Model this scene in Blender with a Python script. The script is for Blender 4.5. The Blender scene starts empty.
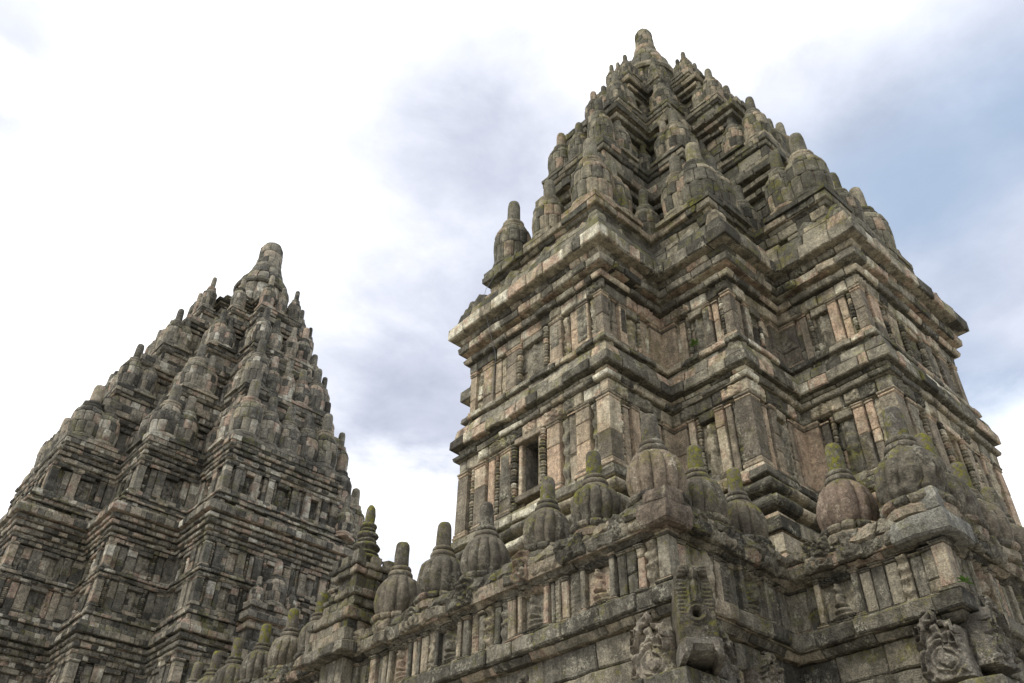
import bpy, math, random
import numpy as np
from mathutils import Vector, Matrix

# ---------------------------------------------------------------- camera, sky, sun
SC = bpy.context.scene
GROUND = -1.6
cam_d = bpy.data.cameras.new("camera"); cam = bpy.data.objects.new("camera", cam_d)
SC.collection.objects.link(cam); SC.camera = cam
F_PX, YAW, PITCH, ROLL = 888.9, 0.84354, 0.67115, 0.018055
cam_d.sensor_width = 36.0; cam_d.lens = F_PX / 1024.0 * 36.0
cam_d.clip_start = 0.1; cam_d.clip_end = 5000
fw = Vector((math.cos(PITCH)*math.cos(YAW), math.cos(PITCH)*math.sin(YAW), math.sin(PITCH)))
rt = Vector((math.sin(YAW), -math.cos(YAW), 0.0)); up = rt.cross(fw)
r2 = rt*math.cos(ROLL) + up*math.sin(ROLL); u2 = up*math.cos(ROLL) - rt*math.sin(ROLL)
M = Matrix((r2, u2, -fw)).transposed().to_4x4(); M.translation = Vector((-17.796, -12.164, 0.0))
cam.matrix_world = M

SUN_DIR = Vector((-0.62, 0.20, 0.76)).normalized()
SUN_EL = math.asin(SUN_DIR.z); SUN_AZ = math.atan2(SUN_DIR.x, SUN_DIR.y)
SUN_STRENGTH, SUN_ANGLE = 1.25, 18.0
W = bpy.data.worlds.new("World"); SC.world = W; W.use_nodes = True
sun_d = bpy.data.lights.new("sun", 'SUN'); sun_d.energy = SUN_STRENGTH; sun_d.angle = math.radians(SUN_ANGLE)
sun_d.color = (1.0, 0.95, 0.86)
sun = bpy.data.objects.new("sun", sun_d); SC.collection.objects.link(sun)
sun.rotation_euler = SUN_DIR.to_track_quat('Z', 'Y').to_euler(); sun.location = (-30, 10, 60)
SC.view_settings.view_transform = 'Standard'; SC.view_settings.look = 'None'
SC.view_settings.exposure = 1.06; SC.view_settings.gamma = 1.0
SC.cycles.max_bounces = 5; SC.cycles.diffuse_bounces = 3; SC.cycles.use_denoising = True

class NT:
    """small helper for node trees"""
    def __init__(s, tree): s.t = tree; tree.nodes.clear()
    def n(s, typ, **kw):
        nd = s.t.nodes.new(typ)
        for k, v in kw.items(): setattr(nd, k, v)
        return nd
    def put(s, sock, v):
        if isinstance(v, bpy.types.NodeSocket): s.t.links.new(v, sock)
        elif v is not None:
            sock.default_value = (tuple(v) + (1.0,))[:4] if (isinstance(v, (tuple, list)) and sock.type == 'RGBA') else v
    def math(s, op, a, b=None, c=None, clamp=False):
        nd = s.n('ShaderNodeMath', operation=op, use_clamp=clamp)
        for i, v in enumerate((a, b, c)): s.put(nd.inputs[i], v)
        return nd.outputs[0]
    def vmath(s, op, a, b=None):
        nd = s.n('ShaderNodeVectorMath', operation=op); s.put(nd.inputs[0], a); s.put(nd.inputs[1], b)
        return nd.outputs[0] if op not in ('DOT_PRODUCT', 'LENGTH', 'DISTANCE') else nd.outputs['Value']
    def noise(s, vec, scale, detail=4, rough=.55, dist=0.0, out='Fac'):
        nd = s.n('ShaderNodeTexNoise'); s.put(nd.inputs['Vector'], vec)
        nd.inputs['Scale'].default_value = scale; nd.inputs['Detail'].default_value = detail
        nd.inputs['Roughness'].default_value = rough; nd.inputs['Distortion'].default_value = dist
        return nd.outputs[out]
    def smooth(s, v, a, b, lo=0.0, hi=1.0):
        nd = s.n('ShaderNodeMapRange', interpolation_type='SMOOTHSTEP'); s.put(nd.inputs[0], v)
        for i, x in enumerate((a, b, lo, hi)): s.put(nd.inputs[i+1], x)
        return nd.outputs[0]
    def mix(s, f, a, b, mode='MIX'):
        nd = s.n('ShaderNodeMix', data_type='RGBA', blend_type=mode)
        s.put(nd.inputs[0], f); s.put(nd.inputs[6], a); s.put(nd.inputs[7], b); return nd.outputs[2]
    def ramp(s, f, stops, interp='LINEAR'):
        nd = s.n('ShaderNodeValToRGB'); cr = nd.color_ramp; cr.interpolation = interp
        while len(cr.elements) < len(stops): cr.elements.new(0.5)
        for e, (p, c) in zip(cr.elements, stops): e.position = p; e.color = (*c, 1.0)
        s.put(nd.inputs[0], f); return nd.outputs[0]

def build_sky():
    g = NT(W.node_tree)
    sky = g.n('ShaderNodeTexSky', sky_type='NISHITA', sun_disc=False)
    sky.sun_elevation = SUN_EL; sky.sun_rotation = SUN_AZ; sky.air_density = 1.0; sky.dust_density = 1.5
    d = g.n('ShaderNodeTexCoord').outputs['Generated']
    sep = g.n('ShaderNodeSeparateXYZ'); g.put(sep.inputs[0], d)
    z = g.math('MAXIMUM', sep.outputs[2], 0.10)
    px = g.math('DIVIDE', sep.outputs[0], z); py = g.math('DIVIDE', sep.outputs[1], z)
    cmb = g.n('ShaderNodeCombineXYZ'); g.put(cmb.inputs[0], px); g.put(cmb.inputs[1], py)
    P = cmb.outputs[0]                                         # position on the flat cloud deck overhead
    n1 = g.noise(P, 2.3, 6, .55, .3); n2 = g.noise(P, 5.5, 7, .6, .2); n3 = g.noise(P, 1.1, 3, .5)
    # the bright deck lies to the north-west of a ragged edge
    edge = g.math('ADD', g.math('MULTIPLY', g.math('SUBTRACT', n1, .5), .42), g.math('MULTIPLY', g.math('SUBTRACT', n2, .5), .22))
    ex = g.math('ADD', edge, g.math('SUBTRACT', g.math('MULTIPLY_ADD', g.math('SUBTRACT', py, .6), .20, .355), px))
    ex2 = g.math('ADD', edge, g.math('MINIMUM', g.math('MULTIPLY', g.math('SUBTRACT', .49, py), 1.3), g.math("SUBTRACT", .68, px)))
    ex = g.math('MAXIMUM', ex, ex2)
    white = g.math('ADD', g.math('MULTIPLY', g.smooth(ex, -.05, .12), .66), g.math('MULTIPLY', g.smooth(ex, -.30, .05), .34))
    def blob(cx, cy, r):
        c = g.n('ShaderNodeCombineXYZ'); c.inputs[0].default_value = cx; c.inputs[1].default_value = cy
        dist = g.vmath('DISTANCE', P, c.outputs[0])
        return g.smooth(g.math('SUBTRACT', dist, g.math('MULTIPLY', edge, .8)), r*1.25, r*.35)
    for cx, cy, r in ((1.06, 1.62, .30), (2.05, .50, .42), (1.25, 2.3, .5)):
        white = g.math('MAXIMUM', white, g.math('MULTIPLY', blob(cx, cy, r), .92))
    # thinner grey-blue gaps in the bright deck, off to the west
    gap = g.math('MULTIPLY', g.smooth(g.math('ADD', px, g.math('MULTIPLY', edge, .4)), .17, -.04), g.smooth(n1, .34, .54))
    white = g.math('SUBTRACT', white, g.math('MULTIPLY', gap, .80), clamp=True)
    grey = g.ramp(g.math('ADD', g.math('MULTIPLY', n2, .45), g.math('MULTIPLY', n3, .6)),
                  [(.36, (.30, .325, .395)), (.52, (.40, .42, .49)), (.68, (.52, .538, .605))])
    blue = g.math('MULTIPLY', g.smooth(g.math('ADD', px, g.math('MULTIPLY', edge, .8)), .66, 1.0), g.math('MULTIPLY', g.smooth(n3, .66, .40), g.smooth(py, 1.05, .55)))
    grey = g.mix(g.math('MULTIPLY', blue, .75), grey, (.19, .275, .395))
    col = g.mix(white, grey, (1.0, 1.0, 1.03))
    bg1 = g.n('ShaderNodeBackground'); g.put(bg1.inputs[0], sky.outputs[0]); bg1.inputs[1].default_value = 0.05
    bg2 = g.n('ShaderNodeBackground'); g.put(bg2.inputs[0], col); bg2.inputs[1].default_value = 0.92
    mx = g.n('ShaderNodeMixShader'); mx.inputs[0].default_value = 0.9
    g.t.links.new(bg1.outputs[0], mx.inputs[1]); g.t.links.new(bg2.outputs[0], mx.inputs[2])
    out = g.n('ShaderNodeOutputWorld'); g.t.links.new(mx.outputs[0], out.inputs[0])
build_sky()

# ---------------------------------------------------------------- materials
ANDESITE = [(0.0, (.050, .047, .041)), (.14, (.085, .081, .071)), (.32, (.138, .130, .112)), (.50, (.192, .180, .152)),
            (.66, (.258, .234, .190)), (.80, (.335, .290, .228)), (.89, (.32, .232, .186)), (.95, (.41, .385, .32)), (1.0, (.50, .48, .42))]
def stone(name, value=1.0, tint=(1, 1, 1), contrast=1.0, stain=.55, lichen=.5, moss=.5, scale=1.0, bump=.6, ramp=None, patch=.0, mbias=.0):
    m = bpy.data.materials.new(name); m.use_nodes = True
    g = NT(m.node_tree)
    geo = g.n('ShaderNodeNewGeometry'); pos = geo.outputs['Position']
    oi = g.n('ShaderNodeObjectInfo').outputs['Random']
    isl = g.math('FRACT', g.math('ADD', geo.outputs['Random Per Island'], g.math('MULTIPLY', oi, 7.31)))
    val = g.math('ADD', g.math('MULTIPLY', g.math('SUBTRACT', isl, .45), contrast), .45, clamp=True)
    # soft mottling inside each stone
    mot = g.noise(pos, 2.6*scale, 6, .62)
    val = g.math('ADD', val, g.math('MULTIPLY', g.math('SUBTRACT', mot, .5), .55), clamp=True)
    c = g.ramp(val, ramp or ANDESITE)
    fine = g.noise(pos, 22*scale, 5, .7)
    c = g.mix(1.0, c, g.ramp(fine, [(.28, (.50, .50, .50)), (.5, (1, 1, 1)), (.74, (1.55, 1.53, 1.48))]), 'MULTIPLY')
    med = g.noise(pos, 6.5*scale, 5, .7, .25)
    c = g.mix(1.0, c, g.ramp(med, [(.30, (.55, .54, .53)), (.5, (1, 1, 1)), (.70, (1.42, 1.41, 1.36))]), 'MULTIPLY')
    # black weathering: rain streaks and crusts
    mp = g.n('ShaderNodeMapping'); g.put(mp.inputs[0], pos); mp.inputs['Scale'].default_value = (1.0, 1.0, .28)
    streak = g.noise(mp.outputs[0], 3.1*scale, 6, .68, .4)
    crust = g.noise(pos, .75*scale, 6, .65)
    mp2 = g.n('ShaderNodeMapping'); g.put(mp2.inputs[0], pos); mp2.inputs['Scale'].default_value = (1.0, 1.0, .10)
    run = g.smooth(g.noise(mp2.outputs[0], 2.2*scale, 5, .65, .2), .52, .66)
    dirt = g.smooth(g.math('ADD', g.math('MULTIPLY', streak, .65), g.math('MULTIPLY', crust, .45)), .50, .66)
    dirt = g.math('MAXIMUM', dirt, g.math('MULTIPLY', run, .75))
    c = g.mix(g.math('MULTIPLY', dirt, stain), c, (.034, .031, .026))
    sepn = g.n('ShaderNodeSeparateXYZ'); g.put(sepn.inputs[0], geo.outputs['Normal']); nz = sepn.outputs[2]
    # pale crust lichen in patches and specks
    l1 = g.noise(pos, 1.9*scale, 7, .72, .3); l2 = g.noise(pos, 15*scale, 4, .75)
    lm = g.math('MULTIPLY', g.smooth(l1, .50, .64), g.smooth(l2, .44, .58))
    sp = g.smooth(g.noise(pos, 31*scale, 2, .5), .70, .76)
    c = g.mix(g.math('MULTIPLY', g.math('MAXIMUM', lm, g.math('MULTIPLY', sp, .8)), lichen), c, (.40, .385, .32))
    # moss on what faces up
    mo = g.noise(pos, 1.5*scale, 6, .7); mo2 = g.noise(pos, 9*scale, 4, .7)
    mm = g.math('MULTIPLY', g.smooth(g.math('ADD', mo, g.math('MULTIPLY', nz, .13)), .52-mbias, .66-mbias), g.smooth(mo2, .36, .60))
    c = g.mix(g.math('MULTIPLY', mm, moss), c, g.ramp(mo2, [(.35, (.050, .052, .014)), (.6, (.17, .165, .022)), (.8, (.30, .28, .05))]))
    c = g.mix(1.0, c, tuple(value*t for t in tint), 'MULTIPLY')
    b1 = g.noise(pos, 7*scale, 8, .70); b2 = g.n('ShaderNodeTexVoronoi'); g.put(b2.inputs['Vector'], pos); b2.inputs['Scale'].default_value = 26*scale
    h = g.math('ADD', g.math('MULTIPLY', b1, 1.0), g.math('MULTIPLY', b2.outputs['Distance'], .22))
    h = g.math('ADD', h, g.math('MULTIPLY', fine, .45))
    bp = g.n('ShaderNodeBump'); bp.inputs['Strength'].default_value = bump; bp.inputs['Distance'].default_value = .09/scale
    g.put(bp.inputs['Height'], h)
    bs = g.n('ShaderNodeBsdfPrincipled'); g.put(bs.inputs['Base Color'], c); bs.inputs['Roughness'].default_value = .92
    bs.inputs['Specular IOR Level'].default_value = .18
    g.t.links.new(bp.outputs[0], bs.inputs['Normal'])
    out = g.n('ShaderNodeOutputMaterial'); g.t.links.new(bs.outputs[0], out.inputs[0])
    return m

MAT = {}
MAT['near'] = stone('tower_andesite', 1.32, (1.0, .985, .88), contrast=1.0, stain=.68, lichen=.62, moss=.50, mbias=.01)
MAT['near_roof'] = stone('roof_andesite', .98, (1, 1.0, .88), contrast=.8, stain=.60, lichen=.32, moss=.65, mbias=.02)
MAT['pilaster'] = stone('pale_pilaster_andesite', 1.26, (1.03, .985, .90), contrast=1.0, stain=.42, lichen=.40, moss=.25,
                        ramp=[(0, (.10, .092, .078)), (.25, (.18, .162, .13)), (.5, (.28, .245, .19)), (.75, (.37, .30, .225)), (.88, (.36, .275, .21)), (1, (.42, .385, .30))])
MAT['far'] = stone('far_tower_andesite', 1.14, (1.0, 1.0, .95), contrast=1.0, stain=.50, lichen=.50, moss=.40, scale=.65, bump=.8)
MAT['wall'] = stone('balustrade_andesite', 1.12, (1.0, .985, .90), contrast=.75, stain=.62, lichen=.70, moss=.55, scale=1.7, bump=.8)
MAT['coping'] = stone('coping_andesite', .94, (1.0, .985, .90), contrast=.8, stain=.62, lichen=.85, moss=.75, scale=1.7, bump=.9)
BULB = [(0, (.078, .071, .060)), (.35, (.110, .099, .082)), (.6, (.140, .123, .100)), (.85, (.175, .150, .120)), (1, (.23, .205, .165))]
MAT['bulb'] = stone('bulb_andesite', 1.08, (1.0, .995, .92), contrast=.55, stain=.55, lichen=.55, moss=.55, scale=1.6, bump=.55, ramp=BULB)
MAT['bulb_pale'] = stone('pale_bulb_andesite', 1.35, (1.05, .98, .88), contrast=.5, stain=.45, lichen=.95, moss=.40, scale=1.6, bump=.55, ramp=BULB)
MAT['bulb_mossy'] = stone('mossy_bulb_andesite', .95, (1.0, 1.0, .92), contrast=.5, stain=.5, lichen=.4, moss=.85, scale=1.2, bump=.55, ramp=BULB, mbias=.045)
MAT['bulb_red'] = stone('reddish_bulb_andesite', 1.12, (1.10, .97, .90), contrast=.5, stain=.45, lichen=.6, moss=.3, scale=1.6, bump=.55, ramp=BULB)
MAT['spire'] = stone('mossy_spire_andesite', 1.0, contrast=.5, stain=.35, lichen=.5, moss=.95, scale=1.6, bump=.5, ramp=BULB, mbias=.105)

def simple(name, col, rough=.9):
    m = bpy.data.materials.new(name); m.use_nodes = True
    g = NT(m.node_tree); geo = g.n('ShaderNodeNewGeometry')
    n = g.noise(geo.outputs['Position'], 3.0, 6, .6)
    c = g.mix(1.0, tuple(col), g.ramp(n, [(.3, (.7, .7, .7)), (.7, (1.25, 1.25, 1.25))]), 'MULTIPLY')
    bs = g.n('ShaderNodeBsdfPrincipled'); g.put(bs.inputs['Base Color'], c); bs.inputs['Roughness'].default_value = rough
    out = g.n('ShaderNodeOutputMaterial'); g.t.links.new(bs.outputs[0], out.inputs[0]); return m
MAT['ground'] = simple('worn_stone_paving', (.30, .28, .245))
MAT['leaf'] = simple('fern_leaf', (.10, .19, .035), .6)
MAT['metal'] = simple('dull_metal', (.10, .10, .10), .5)

# ---------------------------------------------------------------- mesh helpers
RNG = random.Random(11)
def vnoise(p, seed=0):
    """value noise in -1..1 for an (n,3) array"""
    i = np.floor(p).astype(np.int64); f = p - i; f = f*f*(3-2*f)
    def h(ix, iy, iz):
        k = (ix*374761393 + iy*668265263 + iz*2147483647 + seed*974711) & 0xffffffff
        k = ((k ^ (k >> 13))*1274126177) & 0xffffffff
        return ((k ^ (k >> 16)) & 0xffff)/32767.5 - 1
    r = 0
    for a in (0, 1):
        for b in (0, 1):
            for c in (0, 1):
                w = (f[:, 0] if a else 1-f[:, 0])*(f[:, 1] if b else 1-f[:, 1])*(f[:, 2] if c else 1-f[:, 2])
                r = r + w*h(i[:, 0]+a, i[:, 1]+b, i[:, 2]+c)
    return r

class MB:
    """collects shapes; build() links them as ONE mesh object"""
    def __init__(s): s.V = []; s.F = []; s.n = 0
    def add(s, V, F):
        V = np.asarray(V, float)
        s.V.append(V); s.F.extend([tuple(i + s.n for i in f) for f in F]); s.n += len(V)
    def grid(s, P, closed_v=True, cap0=True, cap1=True, closed_u=False):
        """P (nu, nv, 3): skin of a sweep; made to face outwards"""
        P = np.asarray(P, float); nu, nv = P.shape[:2]; F = []
        for i in range(nu if closed_u else nu-1):
            a, b = i*nv, ((i+1) % nu)*nv
            for j in range(nv if closed_v else nv-1):
                k = (j+1) % nv
                F.append((a+j, b+j, b+k, a+k))
        if not closed_u and closed_v:
            if cap0: F.append(tuple(range(nv)))
            if cap1: F.append(tuple(range((nu-1)*nv+nv-1, (nu-1)*nv-1, -1)))
        V = P.reshape(-1, 3); c = V.mean(0)
        A = np.array([f[:3] for f in F[:(nu-1)*(nv-1)] or F]); q = V - c
        vol = np.einsum('ij,ij->i', q[A[:, 0]], np.cross(q[A[:, 1]], q[A[:, 2]])).sum()
        if vol < 0: F = [f[::-1] for f in F]
        s.add(V, F)
    def box(s, c, sx, sy, sz, rot=0.0, jit=0.0):
        x = np.array([-1, 1, 1, -1])*sx/2; y = np.array([-1, -1, 1, 1])*sy/2
        P = np.zeros((2, 4, 3)); ca, sa = math.cos(rot), math.sin(rot)
        for i, zz in enumerate((-sz/2, sz/2)):
            P[i, :, 0] = c[0] + x*ca - y*sa; P[i, :, 1] = c[1] + x*sa + y*ca; P[i, :, 2] = c[2] + zz
        if jit: P += np.random.default_rng(RNG.randrange(10**9)).uniform(-jit, jit, P.shape)
        s.grid(P)
    def lathe(s, c, prof, seg=24, lobes=0, depth=.1, a0=0.0, a1=2*math.pi, rot=0.0, power=.5):
        """prof [(r, z)]; lobes = melon ribs"""
        full = abs(a1-a0-2*math.pi) < 1e-6
        th = np.linspace(a0, a1, seg, endpoint=not full) + rot
        pr = np.array(prof, float)
        k = np.ones(seg) if not lobes else 1 - depth*(1 - np.abs(np.cos((th-rot)*lobes/2))**power)
        P = np.zeros((len(pr), seg, 3))
        P[:, :, 0] = c[0] + pr[:, 0][:, None]*k*np.cos(th); P[:, :, 1] = c[1] + pr[:, 0][:, None]*k*np.sin(th)
        P[:, :, 2] = c[2] + pr[:, 1][:, None]
        s.grid(P)
    def wear(s, amp, freq, seed=0, zamp=1.0):
        V = np.concatenate(s.V); d = np.stack([vnoise(V*freq + 31.7*k, seed+k) + .5*vnoise(V*freq*2.1 + 11.3*k, seed+k+5) for k in range(3)], 1)
        d[:, 2] *= zamp; s.V = [V + amp*d]
    def mesh(s, name, mat, smooth=False):
        me = bpy.data.meshes.new(name); V = np.concatenate(s.V) if s.V else np.zeros((0, 3))
        me.from_pydata(V.tolist(), [], s.F); me.materials.append(mat)
        if smooth: me.polygons.foreach_set('use_smooth', [True]*len(me.polygons))
        me.update(); return me
    def build(s, name, mat, parent=None, smooth=False, loc=(0, 0, 0)):
        o = bpy.data.objects.new(name, s.mesh(name, mat, smooth)); SC.collection.objects.link(o)
        o.location = loc
        if parent is not None: o.parent = parent
        return o

def empty(name, loc=(0, 0, 0), rz=0.0):
    o = bpy.data.objects.new(name, None); SC.collection.objects.link(o); o.location = loc; o.rotation_euler = (0, 0, rz); return o
def tag(o, label=None, cat=None, group=None, kind=None):
    for k, v in (('label', label), ('category', cat), ('group', group), ('kind', kind)):
        if v: o[k] = v
    return o
def copy_part(o, parent, loc=None, rz=None, sc=None):
    c = o.copy(); SC.collection.objects.link(c); c.parent = parent
    if loc is not None: c.location = loc
    if rz is not None: c.rotation_euler = (0, 0, rz)
    if sc is not None: c.scale = sc
    for ch in o.children:
        d = ch.copy(); SC.collection.objects.link(d); d.parent = c
    return c

# ---------------------------------------------------------------- masonry on a plan outline
def plan(e, s, w, c=(0, 0)):
    """cruciform plan, twenty corners, counter-clockwise from the far corner of the west projection"""
    p = [(-e, w), (-e, -w), (-s, -w), (-s, -s), (-w, -s)]
    out = []
    for k in range(4):
        a = k*math.pi/2; ca, sa = round(math.cos(a)), round(math.sin(a))
        out += [(x*ca - y*sa + c[0], x*sa + y*ca + c[1]) for x, y in p]
    return out
class Outline:
    def __init__(s, pts, closed=True):
        s.p = np.array(pts, float); s.closed = closed; n = len(pts)
        m = n if closed else n-1
        s.ne = m; d = np.array([s.p[(i+1) % n]-s.p[i] for i in range(m)]); s.L = np.linalg.norm(d, axis=1)
        s.d = d/s.L[:, None]; s.nrm = np.stack([s.d[:, 1], -s.d[:, 0]], 1)
    def corner(s, i, t):
        n = len(s.p); i %= n
        if not s.closed and i == 0: return s.p[0] + s.nrm[0]*t
        if not s.closed and i == n-1: return s.p[-1] + s.nrm[-1]*t
        return s.p[i] + (s.nrm[(i-1) % s.ne] + s.nrm[i])*t
    def at(s, e, a, t): return s.p[e] + s.d[e]*a + s.nrm[e]*t
    def convex(s, i):
        if not s.closed and i in (0, len(s.p)-1): return True
        a, b = s.d[(i-1) % s.ne], s.d[i % s.ne]
        return a[0]*b[1]-a[1]*b[0] > 0

def rect_prof(z0, z1, t0, t1, tin, ch, bulge=0.0, nz=1):
    """outer section of one course, bottom to top"""
    pr = [(tin, z0), (t0-ch, z0)]
    m = max(nz, 8 if bulge else 1)
    for k in range(m+1):
        f = k/m; pr.append((t0+(t1-t0)*f + bulge*math.sqrt(max(0, 1-(2*f-1)**2)), z0+ch+(z1-z0-2*ch)*f))
    return pr + [(t1-ch, z1), (tin, z1)]

def course(mb, ol, z0, z1, t0, t1=None, bl=(.45, .95), ch=.02, gap=.008, jit=.014, tin=None, lc=.32, bulge=0.0,
           edges=None, step=None, nz=1, miss=0.0, solid=True, holes=()):
    """one course of stones round an outline: mitred corner stones, jittered stones between"""
    if t1 is None: t1 = t0
    if tin is None: tin = min(t0, t1) - .32
    n = len(ol.p)
    if solid: core(mb, ol, z0+.002, z1-.002, min(t0, t1)-(.05 if not miss else .22))
    def sec(xy_of_t, dt, dz, shrink=0.0):
        return [(*xy_of_t(t + (dt - shrink if t > tin+.01 else 0)), z + dz) for t, z in rect_prof(z0+gap/2, z1-gap/2, t0, t1, tin, ch, bulge, nz)]
    vis = set(range(ol.ne)) if edges is None else set(edges)
    lcs = {}
    for i in range(n):
        if not ol.closed and i in (0, n-1): lcs[i] = 0.0; continue
        l = RNG.uniform(.75, 1.25)*lc
        if not ol.convex(i): l = max(l, max(t0, t1)+bulge+.14)
        lcs[i] = min(l, .42*min(ol.L[(i-1) % ol.ne], ol.L[i % ol.ne]))
    for i in range(n):
        if lcs[i] == 0: continue
        e0, e1 = (i-1) % ol.ne, i % ol.ne
        dt, dz = RNG.uniform(-jit, jit), RNG.uniform(-jit, jit)*.35; l = lcs[i]
        st = [(0, ol.L[e0]-l+gap/2, ch), (0, ol.L[e0]-l+gap/2+ch, 0)]
        if step:
            for k in range(1, int(l/step)): st.append((0, ol.L[e0]-l+k*step+ch, 0))
        st.append((1, 0, 0))
        if step:
            for k in range(int(l/step)-1, 0, -1): st.append((2, l-k*step-ch, 0))
        st += [(2, l-gap/2-ch, 0), (2, l-gap/2, ch)]
        P = []
        for kind, a, sh in st:
            f = (lambda t: ol.corner(i, t)) if kind == 1 else ((lambda t, a=a: ol.at(e0, a, t)) if kind == 0 else (lambda t, a=a: ol.at(e1, a, t)))
            P.append(sec(f, dt, dz, sh))
        # keep the stations in order where a reentrant corner eats into them
        mb.grid(P)
    for e in range(ol.ne):
        v = e in vis
        a, b = lcs[e], ol.L[e]-lcs[(e+1) % n]
        while a < b-1e-4:
            l = RNG.uniform(*bl) if v else 3.0
            if b-a-l < bl[0]*.6: l = b-a
            hit = [h for h in holes if h[0] == e and a < h[2] and a+l > h[1]]
            if hit:
                h = hit[0]
                if a < h[1]-.05: l = h[1]-a; hit = None
                else: l = h[2]-a
            if not hit and not (v and RNG.random() < miss):
                dt, dz = RNG.uniform(-jit, jit), RNG.uniform(-jit, jit)*.35
                if v and RNG.random() < .06: dt -= jit*2
                x0, x1 = a+gap/2, a+l-gap/2; c2 = min(ch, (x1-x0)*.3)
                st = [(x0, c2), (x0+c2, 0)]
                if step and v:
                    k = max(1, int(round((x1-x0-2*c2)/step)))
                    st += [(x0+c2+(x1-x0-2*c2)*q/k, 0) for q in range(1, k)]
                st += [(x1-c2, 0), (x1, c2)]
                sk = RNG.uniform(-jit, jit)*(.9 if v else 0); dz2 = RNG.uniform(-jit, jit)*(.5 if v else 0)
                mb.grid([sec(lambda t, x=x: ol.at(e, x, t), dt+sk*(2*(x-x0)/(x1-x0)-1), dz+dz2*(2*(x-x0)/(x1-x0)-1), sh) for x, sh in st])
            a += l
def core(mb, ol, z0, z1, t):
    if not ol.closed:
        for e in range(ol.ne):
            a = [ol.corner(e, t), ol.corner(e+1, t), ol.corner(e+1, t-.35), ol.corner(e, t-.35)]
            mb.grid([[(*p, z0) for p in a], [(*p, z1) for p in a]])
        return
    n = len(ol.p); P = [[(*ol.corner(i, t), z) for i in range(n)] for z in (z0, z1)]
    mb.grid(P)

def pier(mb, ol, e, a0, a1, z0, z1, tb, tf, stones=2, base=.16, cap=.14, jit=.008, ch=.018, step=None):
    """plain pilaster on one edge: moulded foot, shaft of one to three stones, cap"""
    def stone_(z0, z1, x0, x1, t):
        dt = RNG.uniform(-jit, jit)
        P = []
        for x, sh in ((x0, ch), (x0+ch, 0), (x1-ch, 0), (x1, ch)):
            P.append([(*ol.at(e, x, tt), z) for tt, z in ((tb-.12, z0), (t+dt-sh-ch, z0), (t+dt-sh, z0+ch), (t+dt-sh, z1-ch), (t+dt-sh-ch, z1), (tb-.12, z1))])
        mb.grid(P)
    if base: stone_(z0, z0+base*.55, a0-.05, a1+.05, tf+.05); stone_(z0+base*.55, z0+base, a0-.025, a1+.025, tf+.025)
    if cap: stone_(z1-cap*.5, z1, a0-.022, a1+.022, tf+.028); stone_(z1-cap, z1-cap*.5, a0-.008, a1+.008, tf+.012)
    zs = [z0+base] + sorted(z0+base+(z1-cap-z0-base)*RNG.uniform(.25, .8) for _ in range(stones-1)) + [z1-cap]
    for k in range(len(zs)-1): stone_(zs[k]+.003, zs[k+1]-.003, a0, a1, tf)
def corner_pier(mb, ol, i, l0, l1, z0, z1, tb, tf, stones=2, base=.16, cap=.14, ch=.018):
    e0, e1 = (i-1) % ol.ne, i % ol.ne; cv = ol.convex(i)
    def stone_(z0, z1, g, t):
        t += RNG.uniform(-.006, .006)
        pr = ((tb-.12, z0), (t-ch, z0), (t, z0+ch), (t, z1-ch), (t-ch, z1), (tb-.12, z1))
        P = [[(*ol.at(e0, ol.L[e0]-l0-g, tt), z) for tt, z in pr], [(*ol.corner(i, tt), z) for tt, z in pr], [(*ol.at(e1, l1+g, tt), z) for tt, z in pr]]
        mb.grid(P)
    if base: stone_(z0, z0+base*.55, .05, tf+.05); stone_(z0+base*.55, z0+base, .025, tf+.025)
    if cap: stone_(z1-cap*.5, z1, .022, tf+.030); stone_(z1-cap, z1-cap*.5, .01, tf+.014)
    zs = [z0+base] + sorted(z0+base+(z1-cap-z0-base)*RNG.uniform(.25, .8) for _ in range(stones-1)) + [z1-cap]
    for k in range(len(zs)-1): stone_(zs[k]+.003, zs[k+1]-.003, 0, tf)

def beads(mb, ol, e, a, z0, z1, t, r, n=8):
    """carved band of beads and discs"""
    p = ol.at(e, a, t); h = (z1-z0)/n
    for k in range(n):
        q = RNG.uniform(.85, 1.1); zb = z0+k*h
        prof = [(r*.45, 0), (r*q, h*.12), (r*.95*q, h*.24), (r*.5, h*.30), (r*.8*q, h*.48), (r*.95, h*.65), (r*.75, h*.86), (r*.45, h*.97)]
        mb.lathe((p[0], p[1], zb), prof, 8, rot=RNG.random())

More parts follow.
